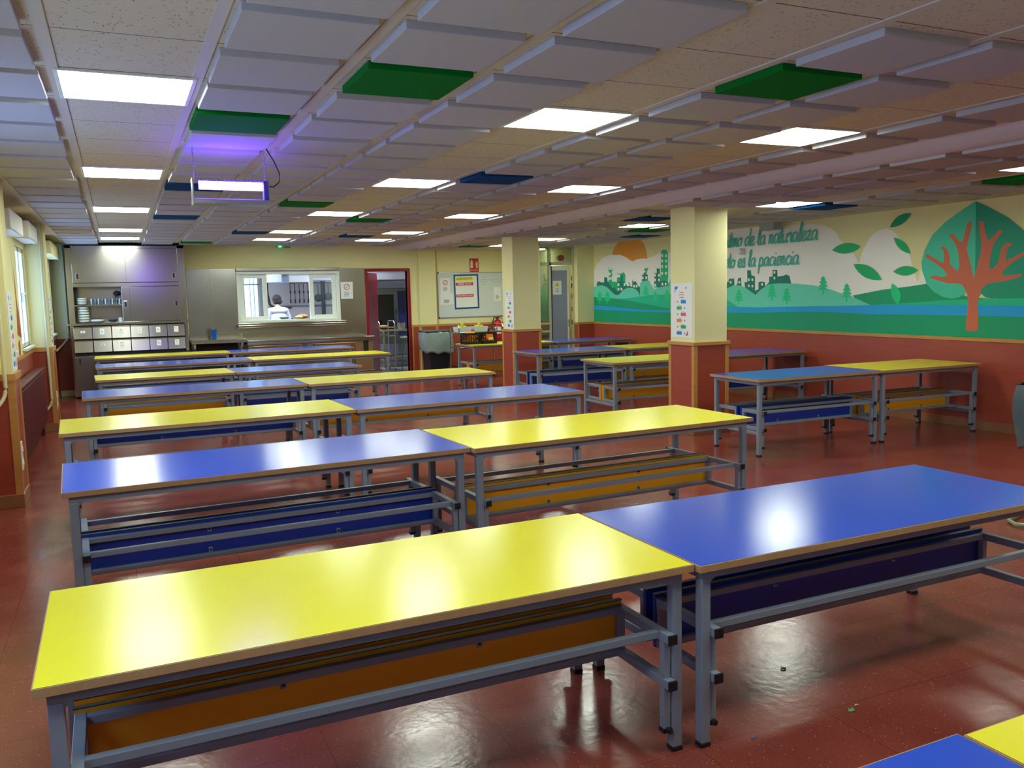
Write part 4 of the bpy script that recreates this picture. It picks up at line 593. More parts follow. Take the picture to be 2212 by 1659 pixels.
# height charts / value posters: white strips with coloured blocks
def strip_poster(Mf, wd, hg, lab, seed, grp):
    """Mf maps (u right, v up, w out) to world"""
    t = thing('strip_poster', lab, 'poster', tuple(Mf @ Vector((0,0,0))), group=grp); inv = Matrix.Translation(-(Mf @ Vector((0,0,0))))
    M = inv @ Mf; cols = [(12,140,214),(66,180,84),(222,92,120),(228,150,50),(24,168,88),(14,136,206)]
    m = MB(); m.box(-wd/2, wd/2, -hg/2, hg/2, 0, .003, paper, M); m.build('paper_sheet', parent=t)
    m = MB(); bl = mat('poster_blue_print', (12,140,214), .6); x0, y0 = -wd*.34, hg*.44
    m.add([(x0,y0,.004),(x0+wd*.17,y0,.004),(x0+wd*.12,y0-hg*.05,.004),(x0+wd*.04,y0-hg*.06,.004),(x0+.01,y0-hg*.11,.004),(x0,y0-hg*.11,.004)], [(0,1,2,3,4,5)], bl, M); m.build('blue_corner', parent=t)
    rnd = random.Random(seed)
    for k, c in enumerate(cols):
        u = wd*(.08 if k % 2 == 0 else -.12); v = hg*(.16-.115*k); m = MB(); m.cbox((u, v, .004), (wd*.24, hg*.062, .002), mat('poster_block_%d' % k, c, .6), M); m.build('coloured_block', parent=t, bevel=.0008)
    m = MB(); tx = mat('poster_grey_print', (150,140,160), .7); pk = mat('poster_red_print', (206,92,100), .7)
    for k in range(3): m.cbox((0, hg*(.33-.045*k), .0035), (wd*(.2+.06*(k % 2)), hg*.012, .001), pk, M)
    for k in range(6): m.cbox((wd*(.06 if k % 2 == 0 else -.1), hg*(.205-.115*k), .0035), (wd*.14, hg*.006, .001), tx, M); m.cbox((wd*(-.2 if k % 2 == 0 else .14), hg*(.16-.115*k), .0035), (wd*.05, hg*.03, .001), tx, M)
    m.lathe([(.012,0),(.012,.0012),(.008,.0012)], tx, 12, (wd*.2, hg*.41, .0035), M=M)
    m.add([(wd*.18,-hg*.46,.0045),(wd*.3,-hg*.36,.0045),(wd*.31,-hg*.45,.0045)], [(0,1,2)], pk, M); m.build('small_print', parent=t)
    return t
strip_poster(face_left(5.927, 8.212, 1.43), .40, .63, 'white strip poster with coloured blocks on the near pillar', 1, 'strip posters on pillars')
strip_poster(face_left(5.927, 13.02, 1.40), .33, .64, 'white strip poster with coloured blocks on the far pillar', 2, 'strip posters on pillars')
strip_poster(face_right(-.818, 8.24, 1.45), .36, .66, 'white strip poster with coloured blocks on the near left pilaster', 3, 'strip posters on pillars')
strip_poster(face_right(-.818, 12.83, 1.45), .34, .66, 'white strip poster with coloured blocks on the second left pilaster', 4, 'strip posters on pillars')
m = MB(); m.box(-.99, -.93, 12.51, 12.595, 2.42, 2.6, mat('dull_green_plastic', (70,120,90), .5)); m.build('motion_sensor', bevel=.02, label='small green grey sensor box high on the second left pilaster', cat='sensor')

# ================================================================= UV INSECT LAMP
uv = thing('insect_lamp', 'hanging insect lamp with glowing purple tubes', 'insect lamp', (.725, 6.0, 2.29))
silver = mat('silver_lamp_casing', (150,146,160), .3, .7)
m = MB(); m.box(-.235, .235, -.075, .075, .0, .022, silver); m.box(-.235, .235, -.085, -.075, 0, .03, silver); m.build('drip_tray', parent=uv, bevel=.003)
m = MB(); m.box(-.225, .225, .06, .072, .022, .05, silver); m.build('back_plate', parent=uv)
for s in (-1, 1):
    m = MB(); x = s*.237; pts = [(-.085,0),(.085,0),(.05,.165),(-.05,.165)]
    m.add([(x-.004,p,q) for p,q in pts]+[(x+.004,p,q) for p,q in pts], [(0,1,2,3),(4,5,6,7)]+[(i,(i+1)%4,4+(i+1)%4,4+i) for i in range(4)], silver); m.build('end_plate', parent=uv)
uvm = emit('uv_tube_glow', (118,66,255), UVL)
for z in (.108, .136):
    m = MB(); m.tube([(-.2,-.035,z),(.2,-.035,z)], .0135, uvm, 12); m.build('uv_tube', parent=uv, smooth=True)
m = MB(); gm = mat('violet_lit_grille', (92,60,170), .4, .3)
for z in (.138, .148, .158): m.tube([(-.22,-.055,z),(.22,-.055,z)], .0018, gm, 6)
for k in range(8): m.tube([(-.19+k*.054,-.052,.125),(-.19+k*.054,-.058,.16),(-.19+k*.054,.045,.163)], .002, gm, 6)
m.build('grille', parent=uv)
m = MB(); m.box(.205, .233, -.06, .0, .03, .160, mat('blue_lamp_holder', (60,50,150), .4)); m.build('lamp_holder', parent=uv, bevel=.003)
for s in (-1, 1):
    m = MB(); n = 17
    for k in range(n):
        z = .172+k*(.372-.172)/n; a = 0 if k % 2 else math.pi/2; L_ = []
        for q in range(9):
            t = 2*math.pi*q/8; r1, r2 = .0035*math.cos(t), .009*math.sin(t); L_.append((s*.225+r1*math.cos(a), r1*math.sin(a), z+r2))
        m.tube(L_, .0016, silver, 5)
    m.build('chain', parent=uv)
m = MB(); c = [(.237,0,.13),(.28,0,.128),(.315,-.01,.16),(.32,-.02,.21),(.285,-.03,.29),(.235,-.04,.372)]
m.tube([tuple(p) for p in c], .0045, blackp, 8); m.build('power_cord', parent=uv, smooth=True)

# ================================================================= STEEL CABINET
CX0, CX1, CY0, CY1 = -.77, 1.13, 16.55, YB-.002
cb = thing('steel_cabinet', 'tall stainless steel cabinet with sliding doors and rows of drawers', 'cabinet', (.18, 16.92, 0)); o_ = Vector((-.18,-16.92,0)); MT = Matrix.Translation(o_)
m = MB(); B = lambda *a, mt=stl: m.box(*a, mt, MT)
B(CX0,CX0+.09,CY0+.03,CY1,1.28,2.64); B(CX1-.11,CX1,CY0+.03,CY1,1.28,2.64); B(CX0,CX1,CY1-.02,CY1,1.28,2.64); B(CX0,CX1,CY0+.03,CY1,2.60,2.64)
B(CX0+.09,CX1-.11,CY0+.03,CY1,1.935,2.0); B(CX0,CX1,CY0+.03,CY1,.04,.74); B(CX0,CX1,CY0+.05,CY1,.74,1.275)
B(CX0-.04,CX1+.04,CY0-.03,CY1,1.275,1.312); B(CX0+.04,CX1-.04,CY0+.1,CY1,0,.04,mt=blackp); B(CX0-.01,CX1+.01,CY0+.02,CY1,2.64,2.658,mt=blackp); B(CX0+.05,CX1-.05,CY0+.045,CY0+.05,.745,1.27,mt=mat('gap_shade',(30,30,32),.7)); B(CX0+.08,CX1-.10,CY0+.05,CY0+.052,1.99,2.61,mt=mat('gap_shade',(30,30,32),.7))  # blackish backing plates paint the shade in the drawer and door gaps
B(CX0,CX0+.04,CY0+.015,CY0+.06,.74,1.275); B(CX1-.05,CX1,CY0+.015,CY0+.06,.74,1.275)
m.build('cabinet_body', parent=cb, bevel=.004)
m = MB(); m.box(CX0+.09,CX1-.11,CY0+.06,CY1-.02,1.605,1.625,stl,MT); m.build('shelf', parent=cb)
m = MB(); m.box(CX0+.09,CX0+.12,CY0+.2,CY0+.3,1.625,1.93,blackp,MT); m.build('shelf_divider', parent=cb)
def sliding(x0, x1, y, z0, z1, hx, lab=None):
    m = MB(); m.box(x0, x1, y, y+.018, z0, z1, stl, MT); d = m.build('sliding_door', parent=cb, bevel=.004)
    m = MB(); zc = z0+(z1-z0)*(.19 if z1 > 2.2 else .5); m.box(hx-.03,hx+.03,y-.006,y,zc-.06,zc+.06,chrome,MT); m.box(hx-.016,hx+.016,y-.008,y-.005,zc-.045,zc+.045,blackp,MT); m.build('recessed_handle', parent=d, bevel=.003)
sliding(CX0+.09,.165,CY0+.012,2.005,2.6,-.60); sliding(.155,CX1-.11,CY0+.032,2.005,2.6,.945)
sliding(.07,.20,CY0+.012,1.315,1.93,.125); sliding(.165,CX1-.11,CY0+.032,1.315,1.93,.96)
pitch = (CX1-.05-(CX0+.04))/6; white_lab = [1,1,1,1,1,1,0,1,1,0,1,1]
for r_ in range(2):
    for c_ in range(6):
        x0 = CX0+.045+c_*pitch; x1 = x0+pitch-.012; z1 = 1.245-r_*.235; z0 = z1-.205
        m = MB(); m.add([tuple(MT @ Vector(p)) for p in [(x0,CY0-.004,z0),(x1,CY0-.004,z0),(x1,CY0+.02,z1),(x0,CY0+.02,z1),(x0,CY0+.1,z0),(x1,CY0+.1,z0),(x1,CY0+.1,z1),(x0,CY0+.1,z1)]], [(0,1,2,3),(4,5,6,7),(0,1,5,4),(3,2,6,7),(0,3,7,4),(1,2,6,5)], stl)
        m.box(x0,x1,CY0-.016,CY0+.02,z1-.004,z1+.008,stl,MT); d = m.build('drawer', parent=cb, bevel=.003)
        if white_lab[r_*6+c_]:
            sm = (r_*6+c_) in (0, 7); w2, h2 = (.035,.02) if sm else (.036,.05); xc = (x0+x1)/2; zc = (z0+z1)/2+.02; yy = CY0+.005
            m = MB(); m.box(xc-w2,xc+w2,yy-.008,yy-.004,zc-h2,zc+h2,paper,MT); gp = mat('grey_print', (120,120,135), .7)
            for q in range(3): m.box(xc-w2*.6,xc+w2*(.2+.2*q),yy-.009,yy-.008,zc+h2*(.5-.45*q)-.003,zc+h2*(.5-.45*q)+.003,gp,MT)
            m.build('paper_label', parent=d)
m = MB(); m.box(CX0+.03,.17,CY0+.01,CY0+.03,.05,.73,stl_d,MT); d = m.build('lower_door', parent=cb, bevel=.003)
m = MB(); m.box(-.665,-.64,CY0,CY0+.01,.61,.70,blackp,MT); m.box(-.645,-.635,CY0-.006,CY0+.004,.62,.68,chrome,MT); m.build('door_handle', parent=d)
m = MB(); m.box(.18,CX1-.03,CY0+.01,CY0+.03,.05,.73,stl_d,MT); d = m.build('lower_door', parent=cb, bevel=.003)
m = MB(); m.box(CX1-.10,CX1-.075,CY0,CY0+.01,.61,.70,blackp,MT); m.build('door_handle', parent=d)
# crockery in the open bay
por = mat('white_porcelain', (228,232,214), .25)
def bowl(x, y, z, r, h, lab, grp='stacked white bowls in the steel cabinet', nm='bowl', cat='bowl'):
    m = MB(); m.lathe([(r*.6,0),(r*.72,.003),(r*.97,h*.5),(r,h),(r*.96,h),(r*.9,h*.5),(r*.6,.012),(.002,.01)], por, 24, (x,y,z)); return m.build(nm, smooth=True, label=lab, cat=cat, group=grp)
ords = ['lowest', 'second lowest', 'third from the bottom', 'fourth from the bottom', 'fifth from the bottom', 'topmost']
for k in range(6): bowl(-.56, 16.75, 1.313+.046*k, .098, .05, 'white bowl, %s in the tall stack in the cabinet bay' % ords[k])
for k in range(4): bowl(-.57, 16.72, 1.626+.03*k, .085, .032, 'white plate, %s in the short stack on the cabinet shelf' % ords[k], 'stacked white plates on the cabinet shelf', 'plate', 'plate')
bowl(-.34, 16.74, 1.313, .115, .055, 'wide white dish beside the tall stack of bowls', None, 'dish', 'dish')
m = MB(); gl2 = glass('pale_drinking_glass', (222,230,232), .3); m.lathe([(.04,0),(.085,.03),(.095,.045),(.088,.045),(.04,.006)], gl2, 20, (-.09,16.74,1.313)); m.build('glass_dish', smooth=True, label='clear glass dish between the white dish and mug', cat='dish')
t = thing('mug', 'small white mug at the right of the open cabinet bay', 'mug', (.035,16.73,1.313))
m = MB(); m.lathe([(.04,0),(.042,.08),(.038,.08),(.036,.006),(.002,.006)], por, 20); m.build('mug_body', parent=t, smooth=True)
m = MB(); m.tube([(.04,0,.065),(.062,0,.06),(.066,0,.04),(.056,0,.022),(.04,0,.018)], .005, por, 8); m.build('mug_handle', parent=t, smooth=True)
gp_ = None
for k in range(9):
    x = -.41+.056*k; y = 16.66+(.08 if k % 2 else 0)
    if gp_ is None:
        m = MB(); m.lathe([(.016,0),(.02,.003),(.024,.085),(.026,.10),(.0245,.10),(.021,.08),(.014,.006),(.001,.006)], gl2, 16); gp_ = m.build('drinking_glass', smooth=True); o = gp_
    else: o = gp_.copy(); COL.objects.link(o)
    o.location = (x, y, 1.626); tag(o, 'clear drinking glass standing in the row on the cabinet shelf', 'glass', 'drinking glasses on the cabinet shelf')
m = MB(); m.sphere((.0,16.8,1.82), .05, blackp, sc=(1.3,1,.8)); m.tube([(-.0,16.8,1.80),(-.03,16.78,1.74),(-.03,16.78,1.627)], .006, blackp); m.build('black_ladle', smooth=True, label='black utensil leaning behind the glasses on the shelf', cat='utensil')

# ================================================================= SERVING COUNTER AND HATCH
ct = thing('side_table', 'low stainless steel table between the cabinet and the counter', 'table', (1.66, 16.99, 0)); MT = Matrix.Translation((-1.66,-16.99,0))
m = MB(); m.box(1.18,2.14,16.70,17.295,.86,.93,stl,MT); m.build('steel_top', parent=ct, bevel=.005)
m = MB(); m.box(1.20,2.12,17.28,17.295,.93,1.0,stl,MT); m.build('upstand', parent=ct)
for x in (1.22, 2.06):
    for y in (16.74, 17.2): m = MB(); m.box(x,x+.04,y,y+.04,0,.86,stl,MT); m.build('leg', parent=ct, bevel=.003)
m = MB(); m.box(1.22,2.10,16.76,17.26,.30,.33,stl_d,MT); m.build('lower_shelf', parent=ct)
m = MB(); m.box(1.28,2.04,17.2,17.22,.33,.86,mat('recess_shade',(62,56,56),.6),MT); m.build('shade_panel', parent=ct)  # dark sheet stands in for the shade of the opening under the top
sc_ = thing('serving_counter', 'long stainless steel serving counter under the kitchen hatch', 'counter', (3.38, 16.98, 0)); MT = Matrix.Translation((-3.38,-16.98,0))
m = MB(); m.box(2.17,4.62,16.68,17.295,.845,.885,stl,MT); m.box(2.17,4.62,16.68,16.70,.80,.845,stl,MT); m.build('worktop', parent=sc_, bevel=.006)
m = MB(); m.box(2.17,4.3,17.27,17.295,.885,1.02,stl,MT); m.build('backsplash', parent=sc_)
warm = steel('warm_tinted_steel', (176,150,120), .34)
m = MB(); m.box(2.19,4.6,16.74,17.28,.1,.80,warm,MT); m.build('counter_body', parent=sc_)
for a, b in ((2.28,3.12),(3.42,4.22)):
    m = MB(); br_ = mat('bronze_rail', (150,110,74), .35, .8)
    m.tube([(a,16.72,.12),(a,16.70,.77),(b,16.70,.77),(b,16.72,.12)], .010, br_, 8, MT); m.tube([(b-.05,16.71,.12),(b-.05,16.71,.75)], .008, br_, 8, MT); m.build('door_rail', parent=sc_, smooth=True)
for x in (3.24, 4.45):
    m = MB(); m.box(x-.05,x+.05,16.725,16.74,.52,.79,blackp if x > 4 else stl_d,MT); p_ = m.build('control_panel', parent=sc_, bevel=.003)
    m = MB(); m.lathe([(.012,0),(.010,.008)], emit('red_pilot_light', (255,30,60), 3), 10, (x-3.38,16.717-16.98,.56), axis='y'); m.build('pilot_lamp', parent=p_)
for x in (2.25,3.3,4.5):
    m = MB(); m.box(x-.02,x+.02,16.8,16.84,0,.1,stl,MT); m.build('foot', parent=sc_)
m = MB(); blu = mat('blue_plastic_cup', (10,96,190), .35); m.lathe([(.035,0),(.05,.18),(.054,.185),(.048,.182),(.033,.006),(.001,.006)], blu, 20, (1.60,16.82,.931)); m.build('plastic_cup', smooth=True, label='tall blue plastic cup on the low steel table', cat='cup')
# steel wall sheets
def sheet(x0, x1, z0, z1, lab):
    m = MB(); m.box(x0,x1,YB-.006,YB-.0005,z0,z1,stl_wall); m.build('steel_wall_sheet', label=lab, cat='wall sheet', group='steel sheets on the kitchen wall')
stl_wall = steel('wavy_wall_steel', (172,171,168), .2, (3,3,3)); stl_wall.node_tree.nodes['Bump'].inputs['Strength'].default_value = .35
sheet(1.20,1.61,1.005,2.25,'steel wall sheet left of the hatch, next to the cabinet'); sheet(1.615,2.095,1.005,2.25,'steel wall sheet left of the hatch, next to the window frame')
sheet(4.105,4.62,.89,2.25,'steel wall sheet between the hatch and the red door'); sheet(2.097,4.103,1.02,1.155,'long low steel sheet under the hatch sill')
# hatch frame (window)
hw = thing('serving_hatch', 'white sliding serving hatch opening into the kitchen', 'hatch', (3.10, 17.33, 1.2)); MT = Matrix.Translation((-3.10,-17.33,-1.2))
m = MB(); 
for a in ((2.10,4.10,2.14,2.205),(2.10,4.10,1.205,1.25),(2.10,2.155,1.25,2.14),(4.04,4.10,1.25,2.14)): m.box(a[0],a[1],17.27,17.43,a[2],a[3],whitep,MT)
m.build('outer_frame', parent=hw, bevel=.004)
for x0, x1, y in ((2.155,2.68,17.34),(3.50,4.04,17.34)):
    m = MB(); f = .085
    m.box(x0,x0+f,y,y+.04,1.25,2.14,whitep,MT); m.box(x1-f,x1,y,y+.04,1.25,2.14,whitep,MT); m.box(x0+f,x1-f,y,y+.04,1.25,1.25+.075,whitep,MT); m.box(x0+f,x1-f,y,y+.04,2.065,2.14,whitep,MT); s_ = m.build('sash', parent=hw, bevel=.004)
    m = MB(); m.box(x0+f,x1-f,y+.017,y+.022,1.325,2.065,glassm,MT); m.build('pane', parent=s_)
m = MB(); m.box(2.07,4.15,17.05,17.30,1.165,1.204,stl,MT); m.box(2.07,4.15,17.05,17.07,1.12,1.165,stl,MT); m.build('sill_shelf', parent=hw, bevel=.003)
m = MB(); m.box(2.1,4.1,17.2,17.295,2.206,2.26,stl,MT); m.build('top_track', parent=hw, bevel=.003)
# no-entry notices
def notice(x, z, w_, h_, lab, y=YB-.012, rot=0, disc=True):
    t = thing('paper_notice', lab, 'notice', (x, y, z)); t.rotation_euler = (0, rot, 0)
    m = MB(); m.box(-w_/2,w_/2,-.001,.001,-h_/2,h_/2,paper); m.build('paper_sheet', parent=t)
    rd = mat('sign_red_ring', (196,60,60), .6); gp = mat('grey_print', (120,120,135), .7)
    if disc:
        m = MB(); r_ = w_*.22; pts = [(r_*math.cos(a), r_*math.sin(a)+h_*.2) for a in [2*math.pi*k/24 for k in range(25)]]
        ribbon(m, pts, .012, rd, lambda u, v: (u,-.003,v)); ribbon(m, [(r_*.7,h_*.2+r_*.7),(-r_*.7,h_*.2-r_*.7)], .01, rd, lambda u, v: (u,-.0034,v)); m.build('prohibition_symbol', parent=t)
    m = MB()
    for q in range(5): m.box(-w_*.25,w_*(.12+.03*((q*3) % 4)),-.0025,-.0015,-h_*(.1+.06*q)-.004,-h_*(.1+.06*q)+.004,gp)
    m.build('small_print', parent=t)
notice(4.245,1.80,.25,.34,'white no entry notice on the steel sheet right of the hatch')
# exit lamp
t = thing('emergency_light', 'small emergency light box with green glow above the hatch', 'emergency light', (3.02, 17.27, 2.68))
m = MB(); m.box(-.13,.13,-.03,.03,-.035,.018,mat('grey_box_plastic',(150,140,110),.5)); m.build('lamp_box', parent=t, bevel=.006)
m = MB(); m.sphere((-.07,-.033,.0),.02,emit('green_led',(20,255,110),14)); m.build('green_led', parent=t, smooth=True)

# ================================================================= RED KITCHEN DOOR
redd = mat('dark_red_door_paint', (136,16,34), .3)
m = MB()
for a in ((4.625,4.685,0,2.235),(5.53,5.59,0,2.235),(4.685,5.53,2.175,2.235)): m.box(a[0],a[1],YB-.03,YB+.13,a[2],a[3],redd)
df = m.build('door_1', kind='structure', bevel=.005)
dl = thing('fire_door_leaf', 'dark red kitchen door leaf standing open with oval vision panel', 'door', (4.72, YB+.17, .01), R(62))
m = MB(); m.box(0,.80,-.025,.025,0,2.15,mat('mauve_red_door_panel',(128,34,54),.28)); m.build('door_panel', parent=dl, bevel=.004)
m = MB(); m.box(.80,.83,-.03,.03,0,2.15,mat('bright_red_door_edge',(196,10,40),.3)); m.build('door_edge', parent=dl, bevel=.003)
m = MB(); m.lathe([(.06,0),(.06,.004),(.05,.006)], mat('dark_vision_panel',(110,14,24),.1), 24, (.36,-.026,1.58), axis='y'); 
for i in range(len(m.v)): v = m.v[i]; m.v[i] = (v[0], -abs(v[1]), 1.58+(v[2]-1.58)*2.2)
m.build('vision_panel', parent=dl, smooth=True)
m = MB(); m.box(.70,.74,-.034,-.025,.93,1.17,chrome); m.tube([(.72,-.03,1.09),(.72,-.065,1.09),(.60,-.07,1.09)], .009, chrome); m.build('lever_handle', parent=dl, smooth=True)

# ================================================================= KITCHEN BEHIND THE WALL
kw = mat('kitchen_white_tile', (206,211,226), .3, var=.01)
KB = 21.6
m = MB()
m.box(.9,2.62,KB,KB+.1,0,2.75,kw); m.box(2.62,3.16,KB,KB+.1,0,1.18,kw); m.box(2.62,3.16,KB,KB+.1,2.26,2.75,kw); m.box(3.16,7.9,KB,KB+.1,0,2.75,kw)
m.build('wall_kitchen_back', kind='structure')
m = MB(); m.box(.8,.9,YB+.12,KB+.1,0,2.75,kw); m.build('wall_kitchen_left', kind='structure')
m = MB(); m.box(7.9,8.0,YB+.0,KB+.1,0,2.75,kw); m.build('wall_kitchen_right', kind='structure')
m = MB(); m.box(.8,8.0,YB+.1,KB+.1,2.75,2.85,white); m.build('ceiling_kitchen', kind='structure')
m = MB(); m.box(.8,8.0,17.3,KB+.1,-.1,.002,mat('kitchen_grey_floor',(150,140,140),.35,var=.05)); m.build('floor_kitchen', kind='structure')
m = MB()
for a in ((2.62,2.67,1.18,2.26),(3.11,3.16,1.18,2.26)): m.box(a[0],a[1],KB-.02,KB+.05,a[2],a[3],whitep)
for z in (1.18,2.21,2.0): m.box(2.62,3.16,KB-.02,KB+.05,z,z+.05 if z != 2.0 else z+.03,whitep)
for x in (2.79,2.93,3.02): m.box(x,x+.012,KB+.02,KB+.035,1.2,2.24,mat('window_bar_grey',(120,130,160),.5))
kwn = m.build('window_7', kind='structure'); m = MB(); m.box(2.67,3.11,KB+.0,KB+.004,1.22,2.22,glassm); m.build('pane', parent=kwn)
klm = emit('kitchen_lamp_diffuser', (226,236,255), KITCHEN)
for x, nm in ((2.0,'left'), (4.7,'right')):
    t = thing('kitchen_light', 'bright light panel on the kitchen ceiling, %s one' % nm, 'ceiling light', (x,18.1,2.748)); m = MB(); m.box(-.6,.6,-.15,.15,-.03,-.001,white); m.build('housing', parent=t); m = MB(); m.box(-.57,.57,-.13,.13,-.034,-.031,klm); m.build('diffuser', parent=t)
def hood(x0, x1, y0, y1, z0, lab):
    t = thing('extractor_hood', lab, 'hood', ((x0+x1)/2,(y0+y1)/2,z0)); a, b = (x1-x0)/2, (y1-y0)/2
    m = MB(); m.add([(-a,-b,0),(a,-b,0),(a,b,0),(-a,b,0),(-a,-b,.16),(a,-b,.16),(a,b,.16),(-a,b,.16),(-a*.7,0,2.749-z0),(a*.7,0,2.749-z0),(a*.7,b,2.749-z0),(-a*.7,b,2.749-z0)], [(0,1,5,4),(1,2,6,5),(2,3,7,6),(3,0,4,7),(4,5,9,8),(5,6,10,9),(6,7,11,10),(7,4,8,11),(8,9,10,11)], mat('hood_steel',(150,154,166),.5,.6)); m.build('hood_shell', parent=t)
    m = MB(); m.box(-a,a,-b-.01,-b,-.012,.012,blackp); m.build('hood_rim', parent=t)
hood(3.45,4.45,19.2,20.3,2.0,'steel extractor hood seen through the serving hatch'); hood(5.2,6.9,19.2,20.3,2.03,'steel extractor hood seen through the red door')
m = MB(); m.box(3.0,3.34,19.5,19.9,2.02,2.748,mat('pale_blue_cupboard',(196,208,238),.4)); m.build('wall_cupboard', bevel=.004, label='pale blue white hanging cupboard left of the hood', cat='cupboard')
# utensils on a rail
t = thing('utensil_rail', 'dark rail with hanging utensils on the kitchen wall', 'rail', (4.1,KB-.03,2.06)); dk = mat('dark_steel',(60,66,78),.35,.8)
m = MB(); m.tube([(-.45,0,0),(.55,0,0)], .012, dk); m.build('rail', parent=t, smooth=True)
for k in range(5):
    m = MB(); x = -.22+.11*k; m.tube([(x,-.02,-.005),(x,-.02,-.42)], .008, dk); m.sphere((x,-.02,-.25),.018,dk,sc=(1,1,2.2)); m.tube([(x,-.02,-.42),(x,-.02,-.52)], .016, dk); m.build('hanging_utensil', parent=t, smooth=True)
m = MB(); m.tube([(3.55,KB-.04,1.47),(5.0,KB-.04,1.47)], .02, mat('grey_pipe',(140,150,170),.4)); m.build('kitchen_pipe', smooth=True, label='grey horizontal pipe along the kitchen wall', cat='pipe')
m = MB(); m.tube(bendpts([(3.07,19.9,2.02),(3.07,19.9,1.80),(3.12,19.9,1.50),(3.34,19.9,1.44),(3.6,19.9,1.46)]), .028, blackp); m.build('black_hose', smooth=True, label='black bent hose hanging left of the cook', cat='hose')
t = thing('pot_stand', 'dark upright pot rack behind the right hatch pane', 'rack', (4.13,19.0,0))
m = MB(); m.tube([(0,0,0),(0,0,2.02)], .045, dk, 12); m.build('post', parent=t, smooth=True)
for s, z in ((-1,1.66),(1,1.68)):
    m = MB(); m.lathe([(.002,0),(.07,.004),(.085,.03),(.08,.03),(.065,.01),(.002,.008)], dk, 16, (s*.11,-.06,z), axis='y'); m.tube([(s*.11,-.03,z+.08),(s*.11,-.03,z+.3)], .008, dk); m.build('hanging_pan', parent=t, smooth=True)
m = MB(); m.box(-.22,.22,-.02,.0,2.02,2.04,dk); m.build('cross_bar', parent=t)
m = MB(); 
for x in (3.66,3.76,3.86): m.box(x,x+.07,KB-.014,KB-.001,1.12,1.2,white); m.lathe([(.02,0),(.02,.004)], blackp, 10, (x+.035,KB-.019,1.16), axis='y')
m.build('socket_strip', label='row of white sockets on the kitchen wall', cat='socket')
# bench behind the hatch, bread
kb = thing('kitchen_bench', 'steel kitchen bench just behind the hatch', 'bench', (3.2,17.85,0)); m = MB(); m.box(-1.3,1.2,-.3,.2,1.185,1.235,stl); m.build('bench_top', parent=kb, bevel=.004)
for x in (-1.25,1.15):
    for y in (-.27,.15): m = MB(); m.box(x,x+.04,y,y+.04,0,1.185,stl); m.build('leg', parent=kb)
m = MB(); cr_ = mat('bread_crust',(206,128,60),.6,var=.15,vscale=20); m.sphere((3.45,17.9,1.29),.075,cr_,sc=(1.5,.8,.62)); m.build('bread_loaf', smooth=True, label='golden bread loaf on the bench in the hatch', cat='bread')
m = MB(); m.sphere((3.36,17.80,1.278),.05,mat('pale_bread',(232,206,140),.7),sc=(1.6,.7,.7)); m.build('bread_loaf', smooth=True, label='pale cut bread roll beside the golden loaf', cat='bread')
m = MB(); m.box(3.3,3.55,17.76,18.0,1.236,1.244,blackp); m.build('baking_tray', label='thin dark tray under the bread', cat='tray')
m = MB(); m.lathe([(.05,0),(.1,.05),(.11,.055),(.095,.05),(.04,.008)], mat('pale_green_bowl',(180,210,190),.3), 20, (3.05,17.75,1.236)); m.build('tray_dish', smooth=True, label='pale dish on the bench in front of the cook', cat='dish')
# oven
ov = thing('combi_oven', 'large steel oven with dark glass door beyond the red door', 'oven', (6.1,20.75,0)); m = MB(); m.box(-.42,.42,-.35,.35,.5,1.86,steel('oven_steel',(120,126,140),.3)); m.build('oven_body', parent=ov, bevel=.01)
m = MB(); m.box(-.36,.06,-.375,-.351,.78,1.70,mat('black_oven_glass',(12,14,22),.08)); d_ = m.build('oven_door', parent=ov, bevel=.012)
m = MB(); m.tube([(.1,-.40,.95),(.1,-.42,1.0),(.1,-.42,1.3),(.1,-.40,1.35)], .012, blackp); m.build('door_handle', parent=d_, smooth=True)
m = MB(); m.box(.16,.38,-.365,-.351,.7,1.78,mat('blue_dark_panel',(30,40,90),.3)); m.build('control_panel', parent=ov)
for x in (-.38,.34):
    m = MB(); m.box(x,x+.04,-.3,.3,.0,.5,stl); m.build('stand_leg', parent=ov)
t = thing('steel_worktable', 'steel table with shelf in front of the oven', 'table', (6.0,19.5,0)); m = MB(); m.box(-.5,.5,-.3,.3,.85,.9,stl); m.build('table_top', parent=t); m = MB(); m.box(-.48,.48,-.28,.28,.25,.28,stl); m.build('lower_shelf', parent=t)
for x in (-.48,.44):
    for y in (-.28,.24): m = MB(); m.box(x,x+.04,y,y+.04,0,.85,stl); m.build('leg', parent=t)
m = MB(); m.lathe([(.09,0),(.095,.14),(.1,.145),(.09,.14),(.085,.01)], stl, 20, (6.02,19.4,.9)); m.build('cooking_pot', smooth=True, label='small steel pot on the table before the oven', cat='pot')
def trolley(loc, w_, d_, hgt, lab, rz=0, shelves=(.25,.62,.95)):
    t = thing('steel_trolley', lab, 'trolley', loc, rz)
    for sx in (-1,1):
        m = MB(); x = sx*w_/2; m.tube([(x,-d_/2,.09),(x,-d_/2,hgt-.05),(x,-d_/2+.05,hgt),(x,d_/2-.05,hgt),(x,d_/2,hgt-.05),(x,d_/2,.09)], .012, chrome, 8); m.build('frame_hoop', parent=t, smooth=True)
    for z in shelves: m = MB(); m.box(-w_/2,w_/2,-d_/2,d_/2,z,z+.025,stl); m.build('shelf', parent=t, bevel=.004)
    for sx in (-1,1):
        for sy in (-1,1): m = MB(); m.lathe([(.03,-.012),(.048,-.008),(.048,.008),(.03,.012)], mat('grey_rubber',(90,90,92),.6), 14, (sx*w_/2,sy*d_/2,.048), axis='x'); m.build('castor', parent=t, smooth=True)
    return t
trolley((5.34,18.5,.0), .34, .5, 1.12, 'small steel trolley standing in the red doorway', 0, (.3,.78,.97))
